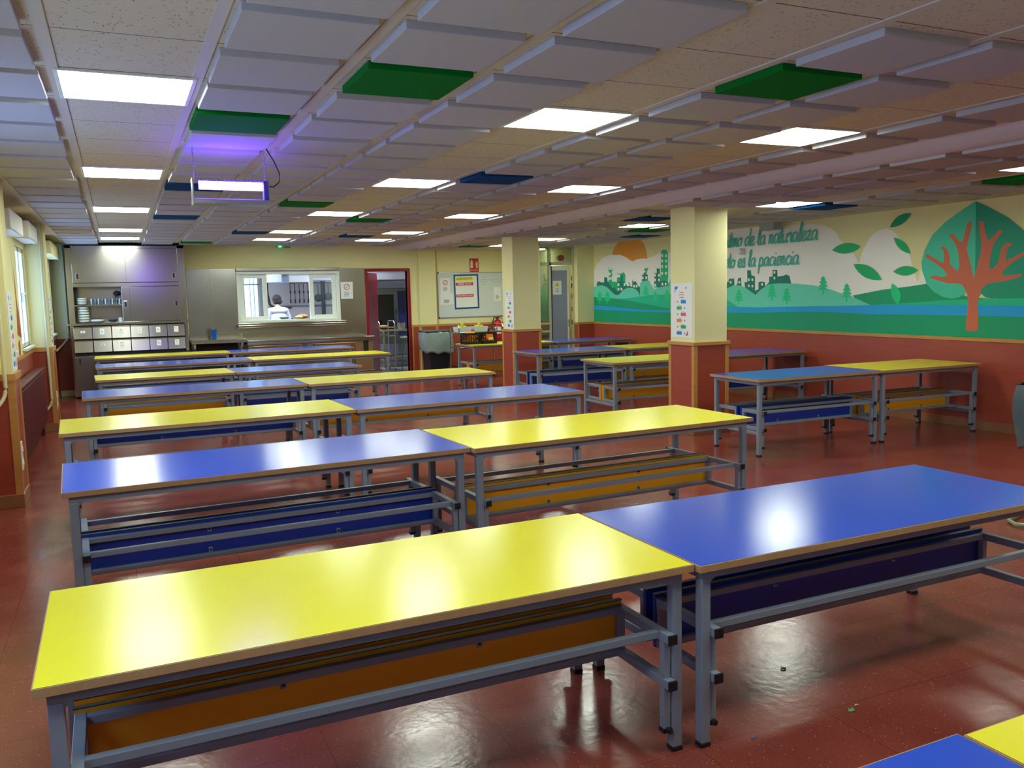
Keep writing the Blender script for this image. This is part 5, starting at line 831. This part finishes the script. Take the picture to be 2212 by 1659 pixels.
m = MB(); m.box(5.22,5.38,18.36,18.6,.996,1.02,mat('orange_board',(220,160,60),.5)); m.build('cutting_board', label='orange board on the trolley in the doorway', cat='board')
t = thing('step_stool', 'green folding stand just inside the red doorway', 'stand', (5.80,18.25,0)); gr_ = mat('green_tube_paint',(40,90,66),.4)
for s in (-1,1): m = MB(); m.tube([(s*.13-.03,-.02,0),(s*.10,0,.74)], .014, gr_); m.build('leg', parent=t, smooth=True)
m = MB(); m.box(-.14,.14,-.1,.1,.74,.76,mat('pale_green_seat',(170,180,150),.5)); m.build('stool_top', parent=t, bevel=.004)
# ================================================================= THE COOK (seen from behind, head bent over the bench)
def skinned(verts, edges, radii, mt, name, parent=None, sub=2, root=0, **kw):
    me = bpy.data.meshes.new(name); me.from_pydata(verts, edges, []); o = bpy.data.objects.new(name, me); COL.objects.link(o)
    sk = o.modifiers.new('skin', 'SKIN'); sk.use_smooth_shade = True
    for i, v in enumerate(me.skin_vertices[0].data):
        r = radii[i]; v.radius = r if isinstance(r, tuple) else (r, r); v.use_root = (i == root)
    sb = o.modifiers.new('sub', 'SUBSURF'); sb.levels = sub; sb.render_levels = sub
    bpy.context.view_layer.update(); dg = bpy.context.evaluated_depsgraph_get(); ev = bpy.data.meshes.new_from_object(o.evaluated_get(dg))
    bpy.data.objects.remove(o); ev.materials.clear(); ev.materials.append(mt); ev.polygons.foreach_set('use_smooth', [True]*len(ev.polygons))
    o = bpy.data.objects.new(name, ev); COL.objects.link(o)
    if parent: o.parent = parent
    return tag(o, **kw)
skin_m = mat('skin', (190,138,112), .5); coat = mat('pale_white_coat_cloth', (166,174,202), .85, bump=.5, bscale=7); hairm = mat('black_hair', (16,15,22), .8, bump=.5, bscale=120)
pe = thing('person', 'person in white coat seen from behind, head bent, working in the kitchen', 'person', (3.07, 18.45, 0))
# body: pelvis, spine bent forward (+y), neck, head base, legs, arms
V = [(0,0,.93),(0,.02,1.06),(0,.05,1.20),(0,.08,1.34),(0,.11,1.43),(0,.15,1.50),(0,.19,1.555),
     (.085,0,.86),(.10,.02,.48),(.10,0,.09),(.10,.12,.04), (-.085,0,.86),(-.10,.02,.48),(-.10,0,.09),(-.10,.12,.04),
     (.155,.10,1.405),(.215,.06,1.15),(.14,.26,1.10),(.09,.34,1.155), (-.155,.10,1.405),(-.215,.06,1.15),(-.14,.26,1.10),(-.09,.34,1.155)]
Ed = [(0,1),(1,2),(2,3),(3,4),(4,5),(5,6),(0,7),(7,8),(8,9),(9,10),(0,11),(11,12),(12,13),(13,14),(4,15),(15,16),(16,17),(17,18),(4,19),(19,20),(20,21),(21,22)]
Rd = [(.11,.08),(.10,.07),(.10,.07),(.10,.065),(.07,.05),.045,.055,.085,.062,.045,.035,.085,.062,.045,.035,.062,.048,.036,.024,.062,.048,.036,.024]
skinned(V, Ed, Rd, skin_m, 'body', pe, root=0)
hd = MB(); hd.sphere((0,.225,1.615), .095, skin_m, 20, 14, (.82,1.02,1.18)); hd.sphere((0,.325,1.575), .018, skin_m, 10, 8, (.8,1,1.2))
for s in (-1, 1): hd.sphere((s*.079,.215,1.60), .024, skin_m, 10, 8, (.4,.8,1.2)); hd.sphere((s*.03,.312,1.62), .010, white, 10, 8)
hd.sphere((0,.312,1.535), .016, mat('lips', (160,80,76), .5), 10, 6, (1.6,.6,.4)); hd.build('head', parent=pe, smooth=True)
hr = MB(); hr.sphere((0,.20,1.65), .102, hairm, 22, 14, (.92,1.0,1.02)); hr.sphere((.035,.14,1.60), .06, hairm, 16, 10, (1.1,.9,.95)); hr.sphere((-.03,.15,1.60), .058, hairm, 16, 10, (1.0,.8,1.0)); hr.build('hair', parent=pe, smooth=True)
Vc = [(0,-.01,.62),(0,0,.78),(0,0,.93),(0,.02,1.06),(0,.05,1.20),(0,.08,1.34),(0,.11,1.43),(0,.135,1.475), (.16,.10,1.40),(.225,.06,1.15),(.155,.24,1.105),(-.16,.10,1.40),(-.225,.06,1.15),(-.155,.24,1.105)]
Ec = [(0,1),(1,2),(2,3),(3,4),(4,5),(5,6),(6,7),(6,8),(8,9),(9,10),(6,11),(11,12),(12,13)]
Rc = [(.21,.15),(.2,.145),(.19,.14),(.185,.135),(.19,.135),(.195,.135),(.15,.11),(.075,.06),.078,.064,.05,.078,.064,.05]
skinned(Vc, Ec, Rc, coat, 'white_coat', pe, root=2)
def hand(side):
    hx, hy, hz = side*.085, .355, 1.158; mb = MB()
    vs = [(hx+side*.012,hy-.03,hz),(hx,hy+.015,hz+.002)]; ed = [(0,1)]; rad = [(.022,.014),(.036,.014)]
    for k, ln in enumerate((.062,.07,.066,.052)):
        bx = hx+(-.030+.020*k)*-side; b0 = len(vs); vs += [(bx,hy+.045,hz+.004),(bx,hy+.045+ln*.5,hz+.006),(bx,hy+.045+ln*.85,hz-.006)]; ed += [(1,b0),(b0,b0+1),(b0+1,b0+2)]; rad += [.0085,.008,.0065]
    b0 = len(vs); vs += [(hx-side*.034,hy+.012,hz),(hx-side*.052,hy+.038,hz-.002)]; ed += [(0,b0),(b0,b0+1)]; rad += [.011,.008]
    skinned(vs, ed, rad, skin_m, 'hand', pe, sub=1, root=1)
hand(1); hand(-1)
t = thing('kitchen_worktop', 'steel work surface in front of the cook', 'worktop', (3.07,19.0,0)); mm = MB(); mm.box(-.5,.6,-.22,.25,1.10,1.135,stl); mm.build('work_surface', parent=t)
for x in (-.48,.54): mm = MB(); mm.box(x,x+.04,-.2,.2,0,1.10,stl); mm.build('leg', parent=t)

# ================================================================= WHITEBOARD WALL
YW = YB-.001
wbd = thing('whiteboard', 'wide wall whiteboard with taped papers and faint writing', 'whiteboard', (7.0, YW, 1.17)); ali = mat('aluminium_frame', (176,178,178), .35, .6)
m = MB(); m.box(-.79,.78,-.016,0,.02,.95,mat('whiteboard_surface',(214,222,220),.18)); m.build('board', parent=wbd)
m = MB()
for a in ((-.80,.79,0,.022),(-.80,.79,.948,.97)): m.box(a[0],a[1],-.02,0,a[2],a[3],ali)
for a in ((-.80,-.785),(.775,.79)): m.box(a[0],a[1],-.02,0,.022,.948,ali)
m.build('frame', parent=wbd)
for x, z in ((-.785,.01),(-.785,.96)): m = MB(); m.cbox((x,-.014,z),(.03,.022,.03),blackp); m.build('corner_cap', parent=wbd, bevel=.004)
m = MB(); gk = mat('faint_marker_ink', (150,164,166), .6); rr = random.Random(3)
for (u0, u1, v) in ((.2,.28,.86),(.16,.34,.80),(.38,.72,.80),(.18,.32,.755),(.4,.72,.755),(.2,.27,.70)):
    u = u0
    while u < u1:
        l_ = rr.uniform(.012,.03); m.box(u,u+l_,-.0175,-.016,v+rr.uniform(-.004,.004),v+.008,gk); u += l_+.012
m.build('marker_writing', parent=wbd)
notice(6.37,1.86,.22,.32,'white no entry notice taped to the top left of the whiteboard', YW-.019)
notice(6.40,1.58,.30,.24,'white paper sheet taped below the notice on the whiteboard', YW-.0185, disc=False)
notice(7.58,1.66,.17,.30,'white paper taped at the right of the whiteboard beside the far pillar', YW-.0185, disc=False)
ap = thing('allergen_poster', 'blue framed allergens poster on the whiteboard', 'poster', (6.85, YW-.021, 1.725)); ap.rotation_euler = (0, R(-1.0), 0)
bl_ = mat('poster_frame_blue', (0,72,140), .5)
m = MB(); m.box(-.285,.285,-.002,.002,-.37,.37,paper); m.build('paper_sheet', parent=ap)
m = MB()
for a in ((-.285,.285,.335,.37),(-.285,.285,-.37,-.335),(-.285,-.25,-.335,.335),(.25,.285,-.335,.335)): m.box(a[0],a[1],-.004,-.002,a[2],a[3],bl_)
m.build('blue_border', parent=ap)
def banner(z, w_, h_, c, s, tc, sz, x=-.04):
    m = MB(); m.box(x-w_/2,x+w_/2,-.0045,-.002,z-h_/2,z+h_/2,mat('banner_'+s[:3].lower(), c, .6)); b = m.build('banner', parent=ap, bevel=.0005)
    text(s, sz, mat('banner_text_'+str(tc[0]), tc, .6), Matrix(((1,0,0,x),(0,0,-1,-.0052),(0,1,0,z),(0,0,0,1))), 'banner_lettering', parent=b, ext=.0004, bold=.0006)
banner(.275,.40,.075,(236,230,20),'ALÉRGENOS',(120,110,40),.062); banner(.165,.40,.062,(206,40,52),'PRIMER PLATO',(240,236,230),.048); banner(-.085,.40,.062,(206,40,52),'SEGUNDO PLATO',(240,236,230),.044)
fs = thing('fire_extinguisher_sign', 'red extinguisher sign on the wall above the whiteboard', 'sign', (7.05, YW-.003, 2.285)); rs = mat('sign_red', (206,28,44), .4); lum = mat('pale_luminescent_print', (226,226,176), .5)
m = MB(); m.box(-.105,.105,-.003,.003,-.15,.15,rs); m.build('sign_plate', parent=fs)
m = MB(); f2 = lambda u, v: (u,-.0045,v)
poly_sheet(m, [(-.085,-.055),(-.03,-.055),(-.03,.07),(-.038,.095),(-.05,.105),(-.05,.12),(-.065,.12),(-.065,.105),(-.078,.095),(-.085,.07)], lum, f2)
poly_sheet(m, [(.085,-.055),(.05,-.055),(.04,-.03),(.045,0),(.03,.02),(.04,.05),(.05,.075),(.085,.08)], lum, f2); m.build('pictogram', parent=fs)
text('EXTINTOR', .038, lum, Matrix(((1,0,0,0),(0,0,-1,-.0042),(0,1,0,-.105),(0,0,0,1))), 'sign_lettering', parent=fs, ext=.0004)
m = MB(); m.tube([(6.166,YB-.035,0),(6.166,YB-.035,ZR-.002)], .014, mat('brown_conduit',(176,140,90),.5), 8); m.build('conduit', smooth=True, label='brown vertical conduit left of the whiteboard', cat='pipe')

# ---- fire extinguisher
ex = thing('fire_extinguisher', 'red fire extinguisher on the wall partly hidden by the far pillar', 'fire extinguisher', (7.53, YB-.10, .68)); rx = mat('extinguisher_red', (198,20,40), .25)
m = MB(); m.lathe([(.06,0),(.078,.012),(.08,.03),(.08,.36),(.07,.40),(.035,.43),(.028,.45)], rx, 24); m.build('cylinder', parent=ex, smooth=True)
m = MB(); m.lathe([(.0805,.12),(.0805,.27)], paper, 24); m.build('label_band', parent=ex, smooth=True)
m = MB(); m.box(-.02,.02,-.025,.025,.45,.48,blackp); m.tube([(0,0,.48),(.05,-.03,.50),(.10,-.05,.505)], .008, blackp); m.tube([(0,0,.47),(.05,-.03,.46),(.09,-.05,.45)], .007, blackp); m.build('valve_handle', parent=ex)
m = MB(); m.tube([(-.02,0,.46),(-.09,-.02,.47),(-.125,-.03,.38),(-.12,-.03,.20),(-.105,-.03,.08)], .010, blackp, 8); m.build('hose', parent=ex, smooth=True)
m = MB(); m.box(-.03,.03,.08,.099,.2,.3,rx); m.build('wall_bracket', parent=ex)

# ================================================================= BACK BIN WITH GREEN BAG
def crumple(mb, amp, seed, keep=None):
    rn = random.Random(seed); ph = [rn.uniform(0,6.28) for _ in range(8)]
    mb.v = [(x+amp*math.sin(9*z+ph[0]+4*y)*(1), y+amp*math.sin(11*z+ph[1]+7*x), z+amp*.4*math.sin(13*x+ph[2])) for x, y, z in mb.v]
bagm = mat('grey_green_bin_liner', (132,150,144), .28, spec=.7, bump=.5, bscale=9)
bn = thing('waste_bin', 'dark wheeled waste bin by the red door wrapped in a liner', 'bin', (5.92, 16.72, 0)); dn = mat('dark_navy_bin_plastic', (22,26,40), .4)
m = MB(); m.add([(-.20,-.20,.06),(.20,-.20,.06),(.20,.20,.06),(-.20,.20,.06),(-.26,-.25,.88),(.26,-.25,.88),(.26,.25,.88),(-.26,.25,.88)], [(3,2,1,0),(0,1,5,4),(1,2,6,5),(2,3,7,6),(3,0,4,7),(4,5,6,7)], dn); m.build('bin_body', parent=bn, bevel=.02)
m = MB(); m.box(-.24,-.18,-.24,-.16,0,.12,dn); m.box(.18,.24,-.24,-.16,0,.12,dn); m.box(-.24,-.18,.16,.24,0,.12,dn); m.box(.18,.24,.16,.24,0,.12,dn); m.build('castor', parent=bn, bevel=.01)
m = MB(); m.tube([(-.2,-.235,.14),(.2,-.235,.14)], .012, chrome); m.build('foot_pedal', parent=bn, smooth=True)
m = MB(); m.box(-.29,.29,-.28,.28,.905,.945,mat('bin_lid_dark_green',(36,60,58),.4)); m.build('lid_rim', parent=bn, bevel=.012)
def liner(mb, a, b, z0, z1, mt, drop, nseg=40, nz=10, seed=1):
    rn = random.Random(seed); vs = []; ph = [rn.uniform(0,6.28) for _ in range(6)]
    for j in range(nz+1):
        t = j/nz
        for i in range(nseg):
            an = 2*math.pi*i/nseg; c, s = math.cos(an), math.sin(an); k = max(abs(c), abs(s))
            rr_ = 1+.05*math.sin(t*3.1)+.035*math.sin(5*an+ph[0]+3*t)*t+.026*math.sin(11*an+ph[1]-5*t)+rn.uniform(-.012,.012)
            zz = z1-(z1-z0)*t*(1+drop*math.sin(an*1+ph[2])*.5+.05*math.sin(7*an+ph[3]))
            vs.append((a*c/k**.85*rr_, b*s/k**.85*rr_, zz))
    fs = [(j*nseg+i, j*nseg+(i+1)%nseg, (j+1)*nseg+(i+1)%nseg, (j+1)*nseg+i) for j in range(nz) for i in range(nseg)]
    mb.add(vs, fs, mt)
m = MB(); liner(m, .285, .275, .50, .925, bagm, .12, seed=4); o = m.build('liner_bag', parent=bn, smooth=True); so = o.modifiers.new('t', 'SOLIDIFY'); so.thickness = .003

# ================================================================= TROLLEY WITH APPLES
tr = trolley((6.52, 15.95, 0), .95, .5, 1.06, 'steel serving trolley carrying the boxes of apples', 0, (.22,.60,.90))
whp = mat('white_food_box', (226,230,224), .4); applem = [mat('apple_green_%d' % k, c, .3, var=.1, vscale=12) for k, c in enumerate(((176,206,28),(196,214,40),(206,196,60)))]
def food_box(x, y, lab):
    z = .926; m = MB(); a, b, h = .15, .13, .10
    m.add([(-a*.88,-b*.88,0),(a*.88,-b*.88,0),(a*.88,b*.88,0),(-a*.88,b*.88,0),(-a,-b,h),(a,-b,h),(a,b,h),(-a,b,h),(-a*.96,-b*.96,h),(a*.96,-b*.96,h),(a*.96,b*.96,h),(-a*.96,b*.96,h),(-a*.85,-b*.85,.006),(a*.85,-b*.85,.006),(a*.85,b*.85,.006),(-a*.85,b*.85,.006)],
      [(3,2,1,0),(0,1,5,4),(1,2,6,5),(2,3,7,6),(3,0,4,7),(4,5,9,8),(5,6,10,9),(6,7,11,10),(7,4,8,11),(8,9,13,12),(9,10,14,13),(10,11,15,14),(11,8,12,15),(12,13,14,15)], whp)
    m.build('food_box', loc=(x,y,z), label=lab, cat='box')
aproto = None
def apple(x, y, z, k, lab, grp):
    global aproto
    t = thing('apple', lab, 'apple', (x,y,z), k*1.3, grp); m = MB(); m.lathe([(.002,-.026),(.016,-.031),(.03,-.018),(.036,.004),(.032,.02),(.018,.030),(.006,.025),(.002,.022)], applem[k % 3], 14); m.build('apple_flesh', parent=t, smooth=True)
    m = MB(); m.tube([(0,0,.022),(.004,0,.038)], .0016, mat('apple_stalk',(90,60,30),.7), 5); m.build('stalk', parent=t)
for bi, (bx, lab) in enumerate(((6.19,'white box of green apples on the trolley, left one'), (6.55,'white box of green apples on the trolley, right one'))):
    food_box(bx, 15.9, lab)
    for r_, (nx, ny, zz, sp) in enumerate(((3,3,.975,.08),(2,2,1.022,.08),(1,1,1.069,.08))):
        for i in range(nx):
            for j in range(ny): apple(bx+(i-(nx-1)/2)*sp, 15.9+(j-(ny-1)/2)*sp, zz, i+j+r_, 'green apple heaped in the %s white box on the trolley' % ('left' if bi == 0 else 'right'), 'apples in the %s box' % ('left' if bi == 0 else 'right'))
m = MB(); m.lathe([(.03,0),(.04,.05),(.035,.07),(.015,.075)], chrome, 14, (6.9,15.85,.926)); m.build('steel_jug', smooth=True, label='small shiny steel jug at the right end of the trolley', cat='jug')
m = MB(); m.lathe([(.06,0),(.08,.02),(.085,.06),(.08,.06),(.06,.01)], mat('brown_pot',(110,96,70),.5), 16, (6.78,16.05,.926)); m.build('brown_dish', smooth=True, label='brown dish beside the steel jug on the trolley', cat='dish')

# ================================================================= CRATES OF ORANGES ON THE YELLOW TABLE
ZTB = .776; orm = [mat('orange_peel_%d' % k, c, .4, bump=.1, bscale=90) for k, c in enumerate(((236,132,22),(240,150,50)))]
def crate(x, y, w_, d_, h_, lab, rz):
    t = thing('fruit_crate', lab, 'crate', (x,y,ZTB), rz); m = MB(); a, b = w_/2, d_/2
    m.box(-a,a,-b,b,0,.012,blackp)
    for s in (-1,1):
        m.box(-a,a,min(s*b,s*(b-.01)),max(s*b,s*(b-.01)),h_-.04,h_,blackp); m.box(min(s*a,s*(a-.01)),max(s*a,s*(a-.01)),-b,b,h_-.06,h_,blackp); m.box(-a,a,min(s*b,s*(b-.01)),max(s*b,s*(b-.01)),0,.05,blackp); m.box(min(s*a,s*(a-.01)),max(s*a,s*(a-.01)),-b,b,0,.05,blackp)
        for k in range(7): x_ = -a+.01+k*(w_-.03)/6; m.box(x_,x_+.016,min(s*b,s*(b-.008)),max(s*b,s*(b-.008)),.05,h_-.04,blackp)
        for k in range(5): y_ = -b+.01+k*(d_-.03)/4; m.box(min(s*a,s*(a-.008)),max(s*a,s*(a-.008)),y_,y_+.016,.05,h_-.06,blackp)
    m.build('crate_body', parent=t); return t
crate(5.74, 14.33, .30, .26, .20, 'black plastic crate heaped with oranges, left one', .02); cr2 = crate(6.045, 14.30, .28, .26, .20, 'black plastic crate with a printed card, right one', .02)
m = MB(); m.box(-.075,.055,-.138,-.131,.09,.175,mat('orange_card',(226,96,50),.6)); m.box(-.03,.06,-.142,-.138,.07,.115,mat('cream_card',(222,214,150),.6)); m.build('printed_card', parent=cr2)
def orange(x, y, z, k, side):
    t = thing('orange', 'orange lying in the %s black crate' % side, 'orange', (x,y,z), 0, 'oranges in the %s crate' % side); m = MB(); m.sphere((0,0,0), .036, orm[k % 2], 14, 10, (1,1,.93)); m.build('orange_peel', parent=t, smooth=True)
    m = MB(); m.lathe([(.004,.033),(.003,.0345)], mat('orange_stem_end',(90,110,40),.7), 8); m.build('stem_end', parent=t)
for q, nn in enumerate((3,2,3,2)):
    for k in range(nn*nn): orange(5.735+.078*(k % nn-(nn-1)/2), 14.33+.078*(k//nn-(nn-1)/2), ZTB+.049+.048*q, k, 'left')
for q, nn in enumerate((3,2)):
    for k in range(nn*nn): orange(6.04+.076*(k % nn-(nn-1)/2), 14.30+.076*(k//nn-(nn-1)/2), ZTB+.049+.05*q, k, 'right')

# ================================================================= GLAZED PARTITION AND DOOR
YG = 15.56; alm = mat('cream_aluminium_profile', (206,204,176), .4, .2); YGX0, YGX1 = 7.70, 8.54
m = MB()
for x0, x1 in ((7.68,7.73),(7.965,8.01),(8.50,8.54)): m.box(x0,x1,YG-.02,YG+.05,0,ZR,alm)
for z0, z1 in ((2.215,2.275),(2.575,ZR)): m.box(7.73,8.50,YG-.02,YG+.05,z0,z1,alm)
for z0, z1 in ((0,.08),(.86,.90),(1.02,1.06)): m.box(7.73,7.965,YG-.02,YG+.05,z0,z1,alm)
d2 = m.build('door_2', kind='structure', bevel=.003)
fg = glass('frosted_door_glass', (196,208,206), .25)
m = MB(); m.box(7.73,7.965,YG+.01,YG+.016,.08,2.215,fg); m.box(7.73,7.965,YG+.01,YG+.016,2.275,2.575,fg); m.box(8.01,8.50,YG+.01,YG+.016,2.275,2.575,fg); m.build('pane', parent=d2)
gd = thing('glazed_door', 'grey door leaf with yellow warning notice in the glazed partition', 'door', (8.215, YG+.02, .01))
m = MB(); m.box(-.20,-.175,-.02,.02,0,2.19,mat('dark_door_gasket',(50,52,50),.5)); m.box(-.175,.175,-.015,.015,0,2.19,mat('grey_lilac_door',(148,152,172),.3)); m.build('door_panel', parent=gd)
m = MB(); m.box(.175,.21,-.02,.02,0,2.19,whitep); m.box(-.175,.175,-.02,.02,2.10,2.19,whitep); m.build('door_frame', parent=gd)
m = MB(); m.box(.19,.205,-.03,-.02,.95,1.1,chrome); m.tube([(.195,-.025,1.06),(.195,-.05,1.06),(.13,-.052,1.06)], .007, chrome); m.build('lever_handle', parent=gd, smooth=True)
m = MB()
for z, c in ((1.95,(200,90,70)),(1.80,(70,80,110)),(1.70,(220,210,60)),(1.58,(226,90,90)),(1.32,(206,90,100)),(1.05,(90,90,100))): m.box(8.465,8.495,YG-.024,YG-.021,z-.045,z+.045,mat('sticker_%d' % int(z*100), c, .5))
m.build('sticker_strip', label='column of small coloured stickers on the door side frame', cat='sticker')
wn = thing('warning_notice', 'white notice with yellow warning triangle on the grey door', 'notice', (8.155, YG+.002, 1.76))
m = MB(); m.box(-.10,.10,-.001,.001,-.14,.14,paper); m.build('paper_sheet', parent=wn)
m = MB(); poly_sheet(m, [(-.055,.03),(.055,.03),(0,.115)], mat('warning_yellow',(232,206,20),.5), lambda u, v: (u,-.0025,v)); m.box(-.005,.005,-.0035,-.003,.05,.09,blackp); m.build('warning_triangle', parent=wn)
m = MB()
for q in range(3): m.box(-.04,.04,-.002,-.0015,-.02-.03*q,-.012-.03*q,mat('grey_print',(120,120,135),.7))
m.build('small_print', parent=wn)
m = MB(); m.lathe([(.06,0),(.06,.006)], mat('maroon_round_sign',(150,66,60),.5), 24, (8.24,YG-.03,2.36), axis='y'); m.v = [(8.24+(x-8.24)*1.25, y, z) for x, y, z in m.v]; m.build('round_sign', label='small maroon oval sign over the grey door', cat='sign')
# corridor behind the glazing
m = MB(); m.box(7.95,9.0,17.9,18.0,0,2.75,mat('pale_corridor_wall',(196,200,176),.6)); m.build('wall_corridor', kind='structure')
t = thing('corridor_light', 'light panel in the corridor behind the glazed partition', 'ceiling light', (8.3,16.8,2.60)); m = MB(); m.box(-.15,.15,-.15,.15,-.01,.008,lampm); m.build('diffuser', parent=t)

# ================================================================= RIGHT WALL AND CEILING FITTINGS
m = MB(); m.box(XR-.30,XR-.14,9.75,10.05,ZR-.11,ZR-.001,mat('grey_sensor_box',(168,172,168),.5)); m.build('ceiling_box', bevel=.006, label='grey box under the ceiling above the mural lettering', cat='junction box')
m = MB(); m.box(XR-.16,XR-.001,11.75,12.6,2.33,2.50,cream); m.build('duct_box', bevel=.006, label='cream boxed unit high on the mural wall by the near pillar', cat='wall box')
al = thing('alarm_sounder', 'small white round alarm on the mural between the lettering lines', 'alarm', (XR-.046, 10.75, 2.24)); m = MB(); m.lathe([(.05,-.0),(.05,-.03),(.035,-.05),(.01,-.055)], white, 20, axis='x'); m.build('sounder_dome', parent=al, smooth=True); m = MB(); m.box(-.004,.045,-.03,.03,-.05,.05,white); m.build('base_plate', parent=al)

# ================================================================= RIGHT EDGE BIN BAG ON A STAND
bs = thing('bin_bag_stand', 'grey bin bag hanging on a tubular stand at the right edge', 'bin', (6.42, 4.02, 0)); gt = mat('pale_green_tube', (150,164,128), .35)
m = MB(); m.tube([(-.86,-.30,.02),(-.92,-.24,.02),(-.86,-.14,.02),(.25,.2,.02),(.25,-.28,.02),(-.80,-.31,.02)], .014, gt, 8); m.build('tube_base', parent=bs, smooth=True)
m = MB(); m.tube([(.2,.2,.02),(.2,.2,.95)], .014, gt, 8); m.tube([(.2,-.2,.02),(.2,-.2,.95)], .014, gt, 8); m.tube([(-.24,-.2,.885),(.2,-.2,.93),(.2,.2,.93),(-.24,.2,.885),(-.24,-.2,.885)], .012, gt, 8); m.build('stand_frame', parent=bs, smooth=True)
m = MB(); gb = mat('grey_bin_bag', (72,88,92), .3, spec=.7, bump=.6, bscale=8); liner(m, .29, .26, .42, .90, gb, .03, nz=14, seed=9)
n0 = len(m.v); m.add([], [], gb); m.f.append(list(range(14*40, 15*40))); m.m.append(0); o = m.build('bag', parent=bs, smooth=True)
m = MB(); m.box(-.26,.22,-.23,.23,.905,.93,blackp); m.build('lid', parent=bs, bevel=.01)

# ================================================================= FLOOR LITTER
def leaf_bit(nm, x, y, pts, c, lab, z=.0015):
    m = MB(); P_ = [(a, b) for a, b in pts]; n = len(P_)
    m.add([(a,b,.0+.004*((k % 2))) for k, (a, b) in enumerate(P_)]+[(a,b,.002+.004*((k % 2))) for k, (a, b) in enumerate(P_)], [tuple(range(n))[::-1], tuple(range(n, 2*n))]+[(i,(i+1)%n,n+(i+1)%n,n+i) for i in range(n)], mat(nm+'_col', c, .6)); m.build(nm, loc=(x,y,z), label=lab, cat='litter')
leaf_bit('lettuce_scrap', 2.535, 2.39, [(-.016,0),(-.006,.012),(.006,.008),(.016,.014),(.014,-.004),(.004,-.012),(-.01,-.008)], (96,160,110), 'small green leaf scrap on the red floor, lower right')
leaf_bit('paper_scrap', 2.585, 2.41, [(-.012,.002),(-.002,.006),(.012,-.002),(0,-.003)], (206,190,160), 'tiny pale scrap beside the green leaf scrap')
leaf_bit('plant_scrap', 2.561, 2.80, [(-.02,.002),(-.005,.008),(.0,.018),(.006,.004),(.02,.006),(.008,-.004),(0,-.012),(-.006,-.002)], (70,80,40), 'dark curled plant scrap on the floor under the blue table')
leaf_bit('blue_scrap', 2.055, 2.40, [(-.012,.0),(-.004,.007),(.012,.003),(.008,-.005),(-.006,-.006)], (70,100,140), 'tiny blue scrap on the floor by the table legs')
